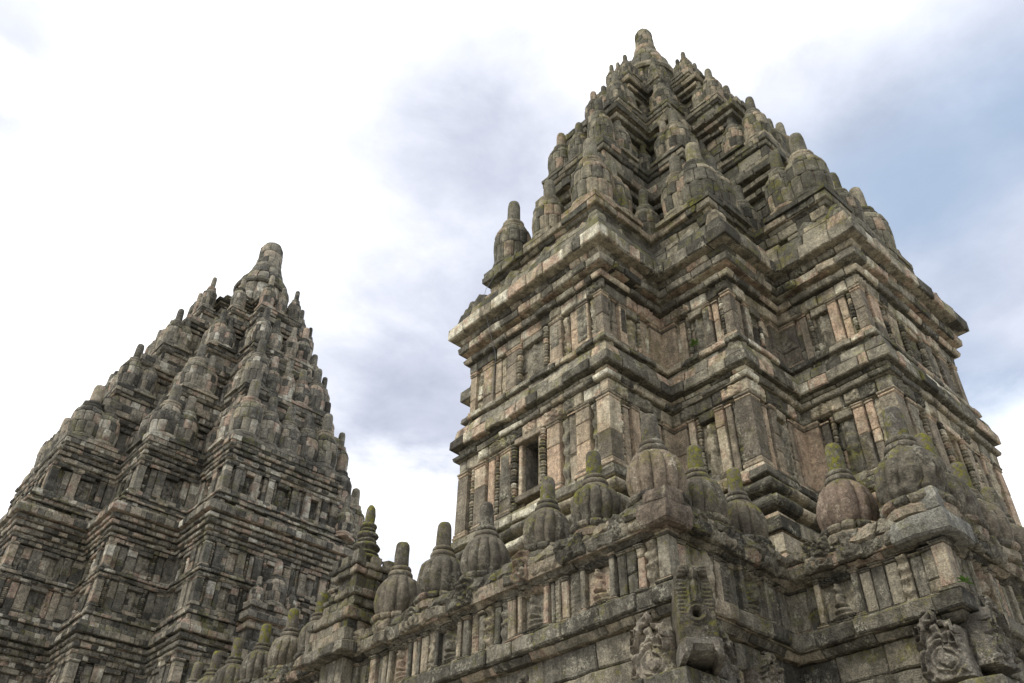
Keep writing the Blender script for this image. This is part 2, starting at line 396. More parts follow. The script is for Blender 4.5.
def relief(mb, ol, e, a0, a1, z0, z1, t, kind, depth=.16, res=.035, seed=0):
    """carved panel: a height field standing out of the back of its niche"""
    w, h = a1-a0, z1-z0; nx, nz = max(12, int(w/res)), max(14, int(h/res))
    X, Z = np.meshgrid(np.linspace(-1, 1, nx), np.linspace(0, 1, nz)); H = np.zeros_like(X)
    asp = w/h/2
    def ell(cx, cz, rx, rz, hh, rot=0.0):
        nonlocal H
        dx, dz = (X-cx)*asp, Z-cz; c, s_ = math.cos(rot), math.sin(rot)
        q = ((dx*c+dz*s_)/rx)**2 + ((-dx*s_+dz*c)/rz)**2
        H = np.maximum(H, hh*np.sqrt(np.clip(1-q, 0, 1)))
    if kind == 'seated':
        ell(0, .74, .17, .19, .30); ell(0, .78, .09, .11, 1.05); ell(0, .90, .055, .075, .9)
        ell(0, .50, .13, .21, .95); ell(0, .58, .17, .08, .85); ell(-.17/asp*asp, .50, .05, .17, .7, -.25); ell(.17, .50, .05, .17, .7, .25)
        ell(-.12, .36, .14, .045, .85, .35); ell(.12, .36, .14, .045, .85, -.35)
        ell(-.15, .20, .20, .080, .72, .14); ell(.15, .20, .20, .080, .68, -.14); ell(0, .07, .36, .06, .5)
    elif kind == 'standing':
        ell(0, .84, .07, .085, .85); ell(0, .93, .05, .06, .7); ell(0, .62, .11, .16, .9); ell(-.14, .6, .035, .16, .7, -.2)
        ell(.13, .62, .035, .15, .7, .3); ell(0, .46, .12, .09, .95); ell(-.06, .24, .055, .24, .85); ell(.07, .24, .055, .24, .8, .06)
        ell(0, .84, .14, .13, .3)
    elif kind == 'foliage':
        r = np.hypot(X*asp, Z-.45); th = np.arctan2(X*asp, Z-.45)
        H = .55 + .35*np.cos(26*r - 2*np.abs(th)) + .18*np.cos(5*th+9*r)
    elif kind in ('carved', 'lozenge', 'kala'):
        if kind == 'kala':
            for sx in (-1, 1):
                ell(sx*.42*asp, .62, .20*asp, .15, 1.0); ell(sx*.78*asp, .35, .20*asp, .22, .8, sx*.4); ell(sx*.40*asp, .20, .30*asp, .10, .75, -sx*.3); ell(sx*.75*asp, .82, .2*asp, .12, .7)
            ell(0, .42, .16*asp, .22, 1.05); ell(0, .86, .22*asp, .13, .9)
        q = np.stack([X.ravel()*asp*6+seed, Z.ravel()*6, 0*X.ravel()+seed*.7], 1)
        n1 = vnoise(q, 5).reshape(X.shape); n2 = vnoise(q*2.1, 8).reshape(X.shape)
        if kind == 'lozenge': H = .35 + .22*np.sign(np.sin(X*asp*34+Z*34)*np.sin(X*asp*34-Z*34))*.6 + .1*n2
        elif kind == 'carved': H = .42 + .42*np.sin(5*n1+3*n2)*.8 + .1*n2
        else: H = .34 + .60*H + .10*np.sin(5*n1)
    else:
        H = .4 + 0*X
    nz_ = vnoise(np.stack([X.ravel()*4*asp+seed, Z.ravel()*7, 0*X.ravel()+seed], 1), 3).reshape(X.shape)
    H = np.clip(H + .10*nz_, 0, 1.2)
    m = np.minimum(np.minimum(1-np.abs(X), Z*2), (1-Z)*2); H *= np.clip(m*8, 0, 1) if kind in ('seated', 'standing') else np.clip(m*14, 0, 1)
    P = np.zeros((nz, nx+2, 3))
    for j in range(nz):
        for k in range(nx):
            P[j, k+1] = (*ol.at(e, a0+(X[j, k]+1)*w/2, t + H[j, k]*depth), z0+Z[j, k]*h)
        P[j, 0] = (*ol.at(e, a0, t-.06), z0+Z[j, 0]*h); P[j, -1] = (*ol.at(e, a1, t-.06), z0+Z[j, 0]*h)
    mb.grid(P)

# ---------------------------------------------------------------- finials of the roofs
def block_ring(mb, c, r0, r1, z0, z1, n, gap=.035, bulge=.0, rot=0.0, rin=.55, ch=.06):
    """ring of curved blocks with open joints"""
    for k in range(n):
        a0 = rot + 2*math.pi*(k+gap)/n; a1 = rot + 2*math.pi*(k+1-gap)/n; d = RNG.uniform(-.02, .02)
        P = []
        for a, sh in ((a0, ch), (a0*.8+a1*.2, 0), ((a0+a1)/2, -.02), (a0*.2+a1*.8, 0), (a1, ch)):
            sec = []
            for f, s2 in ((0, 1), (.12, 0), (.5, 0), (.88, 0), (1, 1)):
                r = (r0+(r1-r0)*f+bulge*math.sin(math.pi*f))*(1+d-sh*.6-s2*ch*.5); sec.append((c[0]+r*math.cos(a), c[1]+r*math.sin(a), c[2]+z0+(z1-z0)*f))
            for f in (1, 0): sec.append((c[0]+r0*rin*math.cos(a), c[1]+r0*rin*math.sin(a), c[2]+z0+(z1-z0)*f))
            P.append(sec)
        mb.grid(P)
def roof_finial(name, mat, parent, n=11, base=True):
    """unit finial: bulb radius 1, height of bulb about 1.9, spire child"""
    mb = MB()
    if base:
        mb.box((0, 0, .09), 2.1, 2.1, .18, jit=.02)
        mb.lathe((0, 0, .18), [(1.0, 0), (1.06, .05), (1.05, .16), (.92, .24)], 20)
    block_ring(mb, (0, 0, .42), .93, 1.0, 0, .62, n); block_ring(mb, (0, 0, .42), 1.0, .97, .63, 1.15, n, rot=.3)
    block_ring(mb, (0, 0, .42), .97, .62, 1.16, 1.58, max(7, n-2), bulge=.10, rot=.1, rin=.3)
    mb.lathe((0, 0, .40), [(.86, 0), (.93, .6), (.88, 1.15), (.5, 1.6)], 16)
    mb.wear(.02, 2.3, 4)
    o = mb.build(name, mat, parent, smooth=False)
    sp = MB(); sp.lathe((0, 0, 1.93), [(.55, 0), (.66, .05), (.68, .14), (.58, .2), (.5, .22), (.58, .27), (.58, .36), (.42, .42)], 18)
    sp.lathe((0, 0, 2.30), [(.36, 0), (.36, .2), (.33, .85), (.28, 1.02), (.12, 1.10)], 14); sp.wear(.015, 3, 8)
    sp.build('spire', mat, o, smooth=True); return o

# ---------------------------------------------------------------- the two towers
VIS = (19, 0, 1, 2, 3, 4, 5, 6)
COUNT = {}
REST = {}
def emit(root, name, mb, mat, smooth=False, limit=97):
    """a part of its own while there are fewer than a hundred of its kind; the rest go into one mesh"""
    if part_ok(root, name, limit): return mb.build(name, mat, root, smooth)
    r = REST.setdefault((root.name, name), (MB(), mat, root)); r[0].add(np.concatenate(mb.V), mb.F); return None
def emit_rest():
    for (rn, name), (mb, mat, root) in REST.items():
        o = mb.build(name, mat, root); o['kind'] = 'stuff'
    REST.clear()
def part_ok(root, kind, limit=98):
    k = (root.name, kind); COUNT[k] = COUNT.get(k, 0)+1; return COUNT[k] <= limit

def wall_zone(root, ol, z0, z1, tb, tf, sc, mat, pmat, window=False, dense=False, step=None, rows=None, seed=0, with_beads=True, figures=True):
    """recessed wall between two mouldings with pilasters, bead bands, niches on the seen sides"""
    wall = MB(); rows = rows or max(2, int(round((z1-z0)/(.42*sc))))
    zs = np.linspace(z0, z1, rows+1)
    core(wall, ol, z0, z1, tb-.28-(.75*sc if window else 0))
    holes = [(e, ol.L[e]/2-.25*sc, ol.L[e]/2+.25*sc) for e in (0, 5)] if window else []
    for k in range(rows):
        course(wall, ol, zs[k], zs[k+1], tb, bl=(.35*sc, .8*sc), ch=.015*sc, jit=.02*sc, lc=.3*sc, edges=VIS, solid=False, tin=tb-.3*sc, holes=holes)
    wall.wear(.012*sc, 3/sc, seed); wall.build('wall', mat, root)
    pl = .40*sc; rl = .26*sc; m_in = MAT['inner']
    for i in (0, 1, 2, 3, 4, 5, 6):
        mb = MB(); l = pl if ol.convex(i) else rl
        if not ol.convex(i): l += tf*.5
        corner_pier(mb, ol, i, l, l, z0, z1, tb, tf + (0 if ol.convex(i) else -.05*sc), stones=RNG.choice((1, 2, 2)), base=.16*sc, cap=.13*sc)
        mb.wear(.012*sc, 3/sc, seed+i); emit(root, 'pilaster', mb, pmat)
    for e in (0, 1, 2, 3, 4, 5, 6):
        a0 = (pl if ol.convex(e) else rl) + .03*sc; a1 = ol.L[e] - (pl if ol.convex(e+1) else rl) - .03*sc
        span = a1-a0
        if e in (0, 5): toks = ['B', 'P', 'p', 'B', 'P', 'C', 'W', 'C', 'P', 'B', 'p', 'P', 'B']
        elif e == 1 or e == 3: toks = ['B', 'p', 'P', 'N', 'B', 'p']
        else: toks = ['p', 'B', 'N', 'P', 'p', 'B']
        if dense and e in (0, 5): toks = ['B', 'P', 'p', 'N', 'P', 'B', 'p', 'P', 'C', 'W', 'C', 'P', 'p', 'B', 'P', 'N', 'p', 'P', 'B']
        wd = {'B': .15, 'P': .36 if e in (0, 5) else .27, 'p': .20, 'C': .17, 'W': .62, 'N': .42}
        tot = sum(wd[t] for t in toks); g = .035*sc; f = (span - g*(len(toks)-1))/tot; a = a0
        for t in toks:
            w = wd[t]*f
            mb = MB()
            if t in 'Pp':
                q = RNG.uniform(0, .04)*sc if t == 'P' else RNG.uniform(.06, .11)*sc
                pier(mb, ol, e, a, a+w, z0, z1-(0 if t == 'P' else RNG.uniform(0, .12)*sc), tb, tf-q, RNG.choice((1, 2, 2, 3)), base=.15*sc if t == 'P' else 0.001, cap=.11*sc if t == 'P' else 0.001)
                mb.wear(.012*sc, 3/sc, seed+e); po = emit(root, 'pilaster', mb, pmat)
                if po and t == 'P' and RNG.random() < .40:
                    cb = MB(); relief(cb, ol, e, a+w*.12, a+w*.88, z0+(z1-z0)*RNG.uniform(.16, .4), z1-.14*sc, tf-q-.004, RNG.choice(('carved', 'lozenge', 'foliage')), depth=.045*sc, res=.035*sc, seed=RNG.randrange(99)); cb.build('carving', mat, po, smooth=True)
            elif t == 'B' and with_beads and RNG.random() < .45:
                relief(mb, ol, e, a, a+w, z0+.04*sc, z1-.03*sc, tb+.01*sc, RNG.choice(('carved', 'foliage', 'lozenge')), depth=RNG.uniform(.07, .13)*sc, res=.035*sc, seed=RNG.randrange(99))
                mb.wear(.012*sc, 6/sc, seed); emit(root, 'carved_strip', mb, mat, True)
            elif t in 'BC':
                if with_beads:
                    beads(mb, ol, e, a+w/2, z0+.05*sc, z1-.02*sc, tb+(.05 if t == 'B' else .12)*sc, w*.48, n=max(4, int((z1-z0)/(.17*sc))))
                    mb.wear(.012*sc, 6/sc, seed); emit(root, 'colonette', mb, mat)
            elif t == 'W' and window:
                # deep dark window: opening with two jambs, lintel and sill
                zb, zt = z0+(z1-z0)*.20, z1-(z1-z0)*.06
                rc = MB(); xa, xb = a-.02*sc, a+w+.02*sc; td = tb-.85*sc
                def slab_(x0, x1, ta, tt, y0, y1):
                    q = [ol.at(e, x0, ta), ol.at(e, x1, ta), ol.at(e, x1, tt), ol.at(e, x0, tt)]
                    rc.grid([[(*p, y0) for p in q], [(*p, y1) for p in q]])
                slab_(xa, xa+.10*sc, tb-.02, td, zb-.05, zt+.05); slab_(xb-.10*sc, xb, tb-.02, td, zb-.05, zt+.05)
                slab_(xa+.1*sc, xb-.1*sc, tb-.02, td, zt-.02, zt+.06); slab_(xa+.1*sc, xb-.1*sc, tb-.02, td, zb-.06, zb+.02); slab_(xa, xb, td-.005, td-.1, zb-.05, zt+.05)
                wo = rc.build('window', m_in, root)
                for nm, x0, x1, y0, y1, tt in (('jamb', a-.04*sc, a+.07*sc, zb, zt, tf-.05*sc), ('jamb', a+w-.07*sc, a+w+.04*sc, zb, zt, tf-.05*sc),
                                               ('lintel', a-.10*sc, a+w+.10*sc, zt, zt+.16*sc, tf+.02*sc), ('sill', a-.10*sc, a+w+.10*sc, zb-.16*sc, zb, tf+.02*sc)):
                    fr = MB(); pier(fr, ol, e, x0, x1, y0, y1, tb, tt, 1, base=0, cap=0); fr.wear(.010*sc, 4/sc, seed); fr.build(nm, pmat, wo)
            else:
                zb = z0+(z1-z0)*.08
                fr = MB(); pier(fr, ol, e, a-.02*sc, a+w+.02*sc, z0, zb+.06*sc, tb, tf-.02*sc, 1, base=0, cap=0); fr.wear(.02*sc, 5/sc, seed)
                no = fr.build('niche', mat, root)
                fr = MB(); pier(fr, ol, e, a-.02*sc, a+w+.02*sc, z1-.22*sc, z1-.02*sc, tb, tf-.01*sc, 1, base=0, cap=0); fr.wear(.02*sc, 5/sc, seed); fr.build('lintel', mat, no)
                if figures:
                    rl_ = MB(); relief(rl_, ol, e, a+.02*sc, a+w-.02*sc, zb+.07*sc, z1-.23*sc, tb+.01*sc, RNG.choice(('standing', 'standing', 'carved')), depth=.14*sc, res=.045*sc, seed=RNG.randrange(90))
                    rl_.build('relief_figure', mat, no, smooth=True)
            a += w+g

def moulding(root, name, poly_courses, mat, c, sc, seed, slots=(), step=None, wearamp=.015):
    bk = .62 if mat is MAT['far'] else 1.0
    """poly_courses: (z0, z1, (e,s,w), t0, t1, bulge)"""
    mb = MB()
    for z0, z1, (e, s, w), t0, t1, bulge, *ms in poly_courses:
        ol = Outline(plan(e, s, w, c))
        rows = max(1, int(round((z1-z0)/(.42*sc)))) if not bulge else 1
        zz = np.linspace(z0, z1, rows+1)
        for k in range(rows):
            ta = t0+(t1-t0)*k/rows; tb_ = t0+(t1-t0)*(k+1)/rows
            course(mb, ol, zz[k], zz[k+1], ta, tb_, bl=(.32*bk*sc, .85*bk*sc), ch=.022*sc, gap=.016*sc, jit=.017*sc, lc=.36*sc*bk, edges=VIS,
                   bulge=bulge, step=step, tin=min(ta, tb_)-.3*sc, miss=ms[0] if ms else 0)
    mb.wear(wearamp*sc, 3.2/sc, seed); return mb.build(name, mat, root)

def antefix_mesh(name, mat):
    """small upright leaf-shaped stone"""
    mb = MB(); out = [(-.5, 0), (.5, 0), (.55, .35), (.42, .75), (.2, .95), (0, 1.12), (-.2, .95), (-.42, .75), (-.55, .35)]
    P = [[(x*.9, -.34, z) for x, z in out], [(x, -.22, z) for x, z in out], [(x, .22, z) for x, z in out], [(x*.85, .34, z*.95) for x, z in out], [(x*.45, .42, .15+z*.6) for x, z in out]]
    mb.grid(P); mb.wear(.05, 3.1, 3); return mb.mesh(name, mat)

MAT['corner_stone'] = stone('stained_corner_stone', 1.1, (1.02, .98, .90), contrast=.3, stain=.6, lichen=1.0, moss=.4, scale=1.7, bump=.9, ramp=[(0, (.10, .083, .068)), (.5, (.16, .135, .11)), (1, (.27, .245, .195))])
MAT['grey_corner_stone'] = stone('grey_corner_stone', 1.2, (1.0, 1.0, .96), contrast=.3, stain=.40, lichen=.8, moss=.3, scale=1.7, bump=.8, ramp=[(0, (.13, .126, .112)), (.5, (.18, .175, .155)), (1, (.25, .243, .21))])
MAT['scroll'] = stone('scroll_andesite', 1.05, (1.0, .97, .93), contrast=.4, stain=.45, lichen=.95, moss=.45, scale=1.7, bump=.7)
MAT['spout'] = stone('mossy_spout_andesite', .78, (1.0, 1.0, .92), contrast=.4, stain=.6, lichen=.6, moss=.7, scale=1.7, bump=.9, mbias=.02, ramp=BULB)
MAT['inner'] = stone('window_reveal_andesite', .9, contrast=.4, stain=.5, lichen=.2, moss=.2)

def place_finials(root, proto, lev, z, r, tall, c, inset, small=.9, extra=True, seed=0, mids=(0,)):
    """finials on one ledge: plan corners, middle of the fronts, and in the angles"""
    e, s, w = lev; R = random.Random(seed)
    spots = []
    for k in range(4):
        a = k*math.pi/2
        base = [(-e+inset, w-inset, 1), (-e+inset, -w+inset, 1), (-s+inset, -s+inset, 1.04)]
        if k < 2:
            if extra: base += [(-s+inset*.7, -w+inset*.7, .72), (-w+inset*.7, -s+inset*.7, .72)]
            for m in mids: base.append((-e+inset*.9, m*w, .88))
            if extra:
                base += [(-s-(e-s)*.42, -w+inset*.75, small), (-w+inset*.75, -s-(e-s)*.42, small)]
                if s-w > 2.6*r: base += [(-s+inset*.75, -w-(s-w)*.42, small), (-w-(s-w)*.42, -s+inset*.75, small)]
        ca, sa = round(math.cos(a)), round(math.sin(a))
        for x, y, q in base: spots.append((k, x*ca-y*sa+c[0], x*sa+y*ca+c[1], q))
    for k, x, y, q in spots:
        if not part_ok(root, 'finial', 99): continue
        f = r*q*R.uniform(.94, 1.05)
        copy_part(proto, root, (x, y, z), R.random()*6 if False else R.choice((0, 1, 2, 3))*math.pi/2, (f, f, tall/3.3*(1 if q > .95 else .90*q**.5)*R.uniform(.95, 1.05)))

def crown(root, name, mat, c, z0, r, zsp, ztop, rs):
    mb = MB(); h = zsp-z0
    block_ring(mb, (*c, z0), r*1.05, r*1.12, 0, h*.18, 14); block_ring(mb, (*c, z0), r*.95, r*1.0, h*.18, h*.42, 13, rot=.2)
    mb.lathe((*c, z0), [(r*1.04, h*.42), (r*1.08, h*.45), (r*1.05, h*.50), (r*.9, h*.52)], 28)
    block_ring(mb, (*c, z0), r*.98, r*.74, h*.51, h*.74, 13, bulge=.06*r, rot=.1, rin=.4); block_ring(mb, (*c, z0), r*.74, rs*1.25, h*.74, h*.92, 10, bulge=.03*r, rin=.3)
    mb.lathe((*c, z0), [(r*.95, 0), (r*.93, h*.45), (r*.85, h*.55), (r*.62, h*.78), (rs*1.0, h*1.0)], 24)
    mb.lathe((*c, z0), [(rs*1.22, h*.90), (rs*1.28, h*.94), (rs*1.2, h*1.0), (rs*.9, h*1.01)], 24)
    mb.wear(.02*r, 1.6/r, 2); o = mb.build(name, mat, root)
    sp = MB(); hh = ztop-zsp
    for q_ in range(3): block_ring(sp, (*c, zsp), rs*(1.06-.03*q_), rs*(1.05-.04*q_), hh*.26*q_, hh*.26*(q_+1)-.02, 6, gap=.02, rot=q_*.5, rin=.5, ch=.03)
    sp.lathe((*c, zsp), [(rs, 0), (rs*1.0, hh*.3), (rs*.9, hh*.75), (rs*.78, hh*.9), (rs*.5, hh*.98), (rs*.15, hh)], 24); sp.wear(.03*rs, 2, 5)
    sp.build('spire', mat, o, smooth=True)
    rod = MB(); rod.lathe((*c, ztop-.05), [(.015, 0), (.015, .55), (.004, .6)], 6); rod.build('lightning_rod', MAT['metal'], root)

def near_tower():
    c = (0, 0); root = empty('temple_tower', (0, 0, GROUND))
    tag(root, 'nearer stone temple tower on the right, two pilastered storeys under a stepped roof', 'temple')
    # the empty stands on the ground; parts are built in world height
    hold = root
    b = (6.5, 4.42, 2.45); m, rm = MAT['near'], MAT['near_roof']
    moulding(hold, 'base_moulding', [(GROUND, 4.0, b, .50, .50, 0), (4.0, 7.2, b, .34, .30, 0), (7.2, 7.5, b, .34, .34, 0), (7.5, 7.62, b, .26, .26, 0),
        (7.62, 8.0, b, .14, .14, .27), (8.0, 8.1, b, .10, .10, 0), (8.1, 8.42, b, .06, .06, .22), (8.42, 8.52, b, .02, .02, 0), (8.52, 8.72, b, .12, .12, 0), (8.72, 8.86, b, .04, .0, 0)], m, c, 1.0, 1, step=.2)
    ol = Outline(plan(*b, c))
    wall_zone(hold, ol, 8.86, 10.58, -.20, -.05, 1.0, m, MAT['pilaster'], window=True, seed=3)
    moulding(hold, 'cornice', [(10.58, 10.90, b, -.06, -.05, 0), (10.90, 11.03, b, .05, .07, 0), (11.03, 11.12, b, -.08, -.08, 0), (11.12, 11.22, b, -.05, -.03, 0),
        (11.22, 11.50, b, .13, .13, 0), (11.50, 11.80, b, .07, .02, 0), (11.80, 11.98, b, -.12, -.12, 0), (11.98, 12.16, b, -.03, -.05, 0)], m, c, 1.0, 5, step=.2)
    for zf, tf_, h_ in ((10.61, -.055, .27), (13.53, -.165, .25)):
        for e_ in range(0, 6):
            a_ = .15
            while a_ < ol.L[e_]-.5:
                w_ = RNG.uniform(.3, .6)
                if RNG.random() < .55:
                    cb = MB(); relief(cb, ol, e_, a_, min(a_+w_, ol.L[e_]-.1), zf, zf+h_, tf_, RNG.choice(('carved', 'kala', 'foliage')), depth=.07, res=.035, seed=RNG.randrange(99)); cb.build('frieze_carving', m, hold, smooth=True)
                a_ += w_+RNG.choice((.03, .25))
    wall_zone(hold, ol, 12.16, 13.50, -.33, -.18, 1.0, m, MAT['pilaster'], window=False, seed=7)
    moulding(hold, 'cornice', [(13.50, 13.80, b, -.17, -.16, 0), (13.80, 13.95, b, -.03, .0, 0), (13.95, 14.14, b, -.20, -.16, 0),
        (14.14, 14.36, b, .08, .10, 0), (14.36, 14.46, b, -.08, -.06, 0), (14.46, 14.62, b, .02, .06, 0), (14.62, 14.99, b, .31, .31, 0), (14.99, 15.06, b, .18, .18, 0)], m, c, 1.0, 9, step=.2)
    # attic above the main cornice, slots between its blocks
    t1 = (6.17, 4.05, 2.15)
    moulding(hold, 'roof_tier', [(15.06, 15.5, b, .16, .08, 0), (15.5, 15.72, b, .03, .0, 0, .22), (15.72, 16.06, (5.95, 3.9, 2.0), .04, .0, 0), (16.06, 16.22, (5.95, 3.9, 2.0), .0, .0, 0, .38),
        (16.22, 16.5, (5.95, 3.9, 2.0), .02, .06, 0), (16.5, 16.62, t1, -.1, -.06, 0), (16.62, 16.86, t1, .02, .02, 0)], rm, c, 1.0, 11, step=.25)
    # three stepped roof storeys: (body, cornice, attic ledge)
    tiers = [((4.35, 2.40, 1.08), (4.93, 2.80, 1.32), (4.66, 2.66, 1.30), 16.86, 19.95, 21.25),
             ((3.46, 1.88, .90), (3.92, 2.20, 1.06), (3.20, 1.85, .90), 21.25, 23.68, 24.95),
             ((2.18, 1.20, .55), (2.62, 1.48, .72), (2.15, 1.25, .62), 24.95, 26.75, 27.75)]
    for k, (bd, cn, lg, z0, zc, z1) in enumerate(tiers):
        h = (zc-z0); q = 1-.12*k
        moulding(hold, 'roof_tier', [(z0, z0+.25*q, bd, .10, .06, 0), (z0+.25*q, zc-.85*q, bd, .0, .0, 0), (zc-.85*q, zc-.65*q, bd, .14, .16, 0), (zc-.65*q, zc-.55*q, bd, .06, .06, 0),
            (zc-.55*q, zc-.36*q, bd, .26, .28, 0), (zc-.36*q, zc-.24*q, bd, .18, .18, 0), (zc-.24*q, zc, bd, .38, .42, 0), (zc, zc+.34*q, cn, .0, .0, 0), (zc+.34*q, zc+.46*q, cn, -.14, -.14, 0),
            (zc+.46*q, z1-.36*q, lg, -.12, -.14, 0), (z1-.36*q, z1-.22*q, lg, -.06, -.03, 0), (z1-.22*q, z1, lg, .0, .0, 0)], rm, c, .9*q, 20+k, step=None)
    proto = roof_finial('finial', rm, hold)
    proto.location = (0, 0, 20)
    place_finials(hold, proto, t1, 16.86, .58, 3.05, c, .58, seed=1)
    place_finials(hold, proto, tiers[0][2], 21.25, .43, 2.45, c, .45, seed=2)
    place_finials(hold, proto, tiers[1][2], 24.95, .36, 1.95, c, .38, seed=3)
    place_finials(hold, proto, tiers[2][2], 27.75, .26, 1.5, c, .28, seed=4)
    proto.location = (-4.75, 0.9, 16.86); proto.scale = (.45, .45, .45)
    crown(hold, 'crown', rm, c, 27.75, .98, 31.75, 33.15, .37)
    # leaf-shaped stones along the cornices
    am = antefix_mesh('antefix', rm)
    def ante(e, s, w, z, size):
        ol = Outline(plan(e, s, w, c))
        for e_ in (0, 1, 2, 3, 4, 5):
            L = ol.L[e_]; n = max(2, int(L/1.25)) if e_ in (0, 5) else 1
            for q in range(n):
                if e_ in (0, 5): a = L*(q+.5)/n
                else: a = L*.5
                p = ol.at(e_, a, -.28); o = bpy.data.objects.new('antefix', am); SC.collection.objects.link(o); o.parent = hold
                d = ol.nrm[e_]; o.location = (p[0], p[1], z); o.rotation_euler = (0, 0, math.atan2(d[1], d[0])-math.pi/2)
                k = size*RNG.uniform(.8, 1.1); o.scale = (k*1.2, k, k)
        for i in (0, 1, 3, 5, 6):
            p = ol.corner(i, -.30); o = bpy.data.objects.new('antefix', am); SC.collection.objects.link(o); o.parent = hold
            d = ol.corner(i, 1)-ol.corner(i, 0); o.location = (p[0], p[1], z); o.rotation_euler = (0, 0, math.atan2(d[1], d[0])-math.pi/2); o.scale = (size*1.1,)*3
    ante(*b, 11.80, .36); ante(6.6, 4.52, 2.55, 15.48, .42)
    emit_rest()
    for o in hold.children: o.location.z -= GROUND
    return root

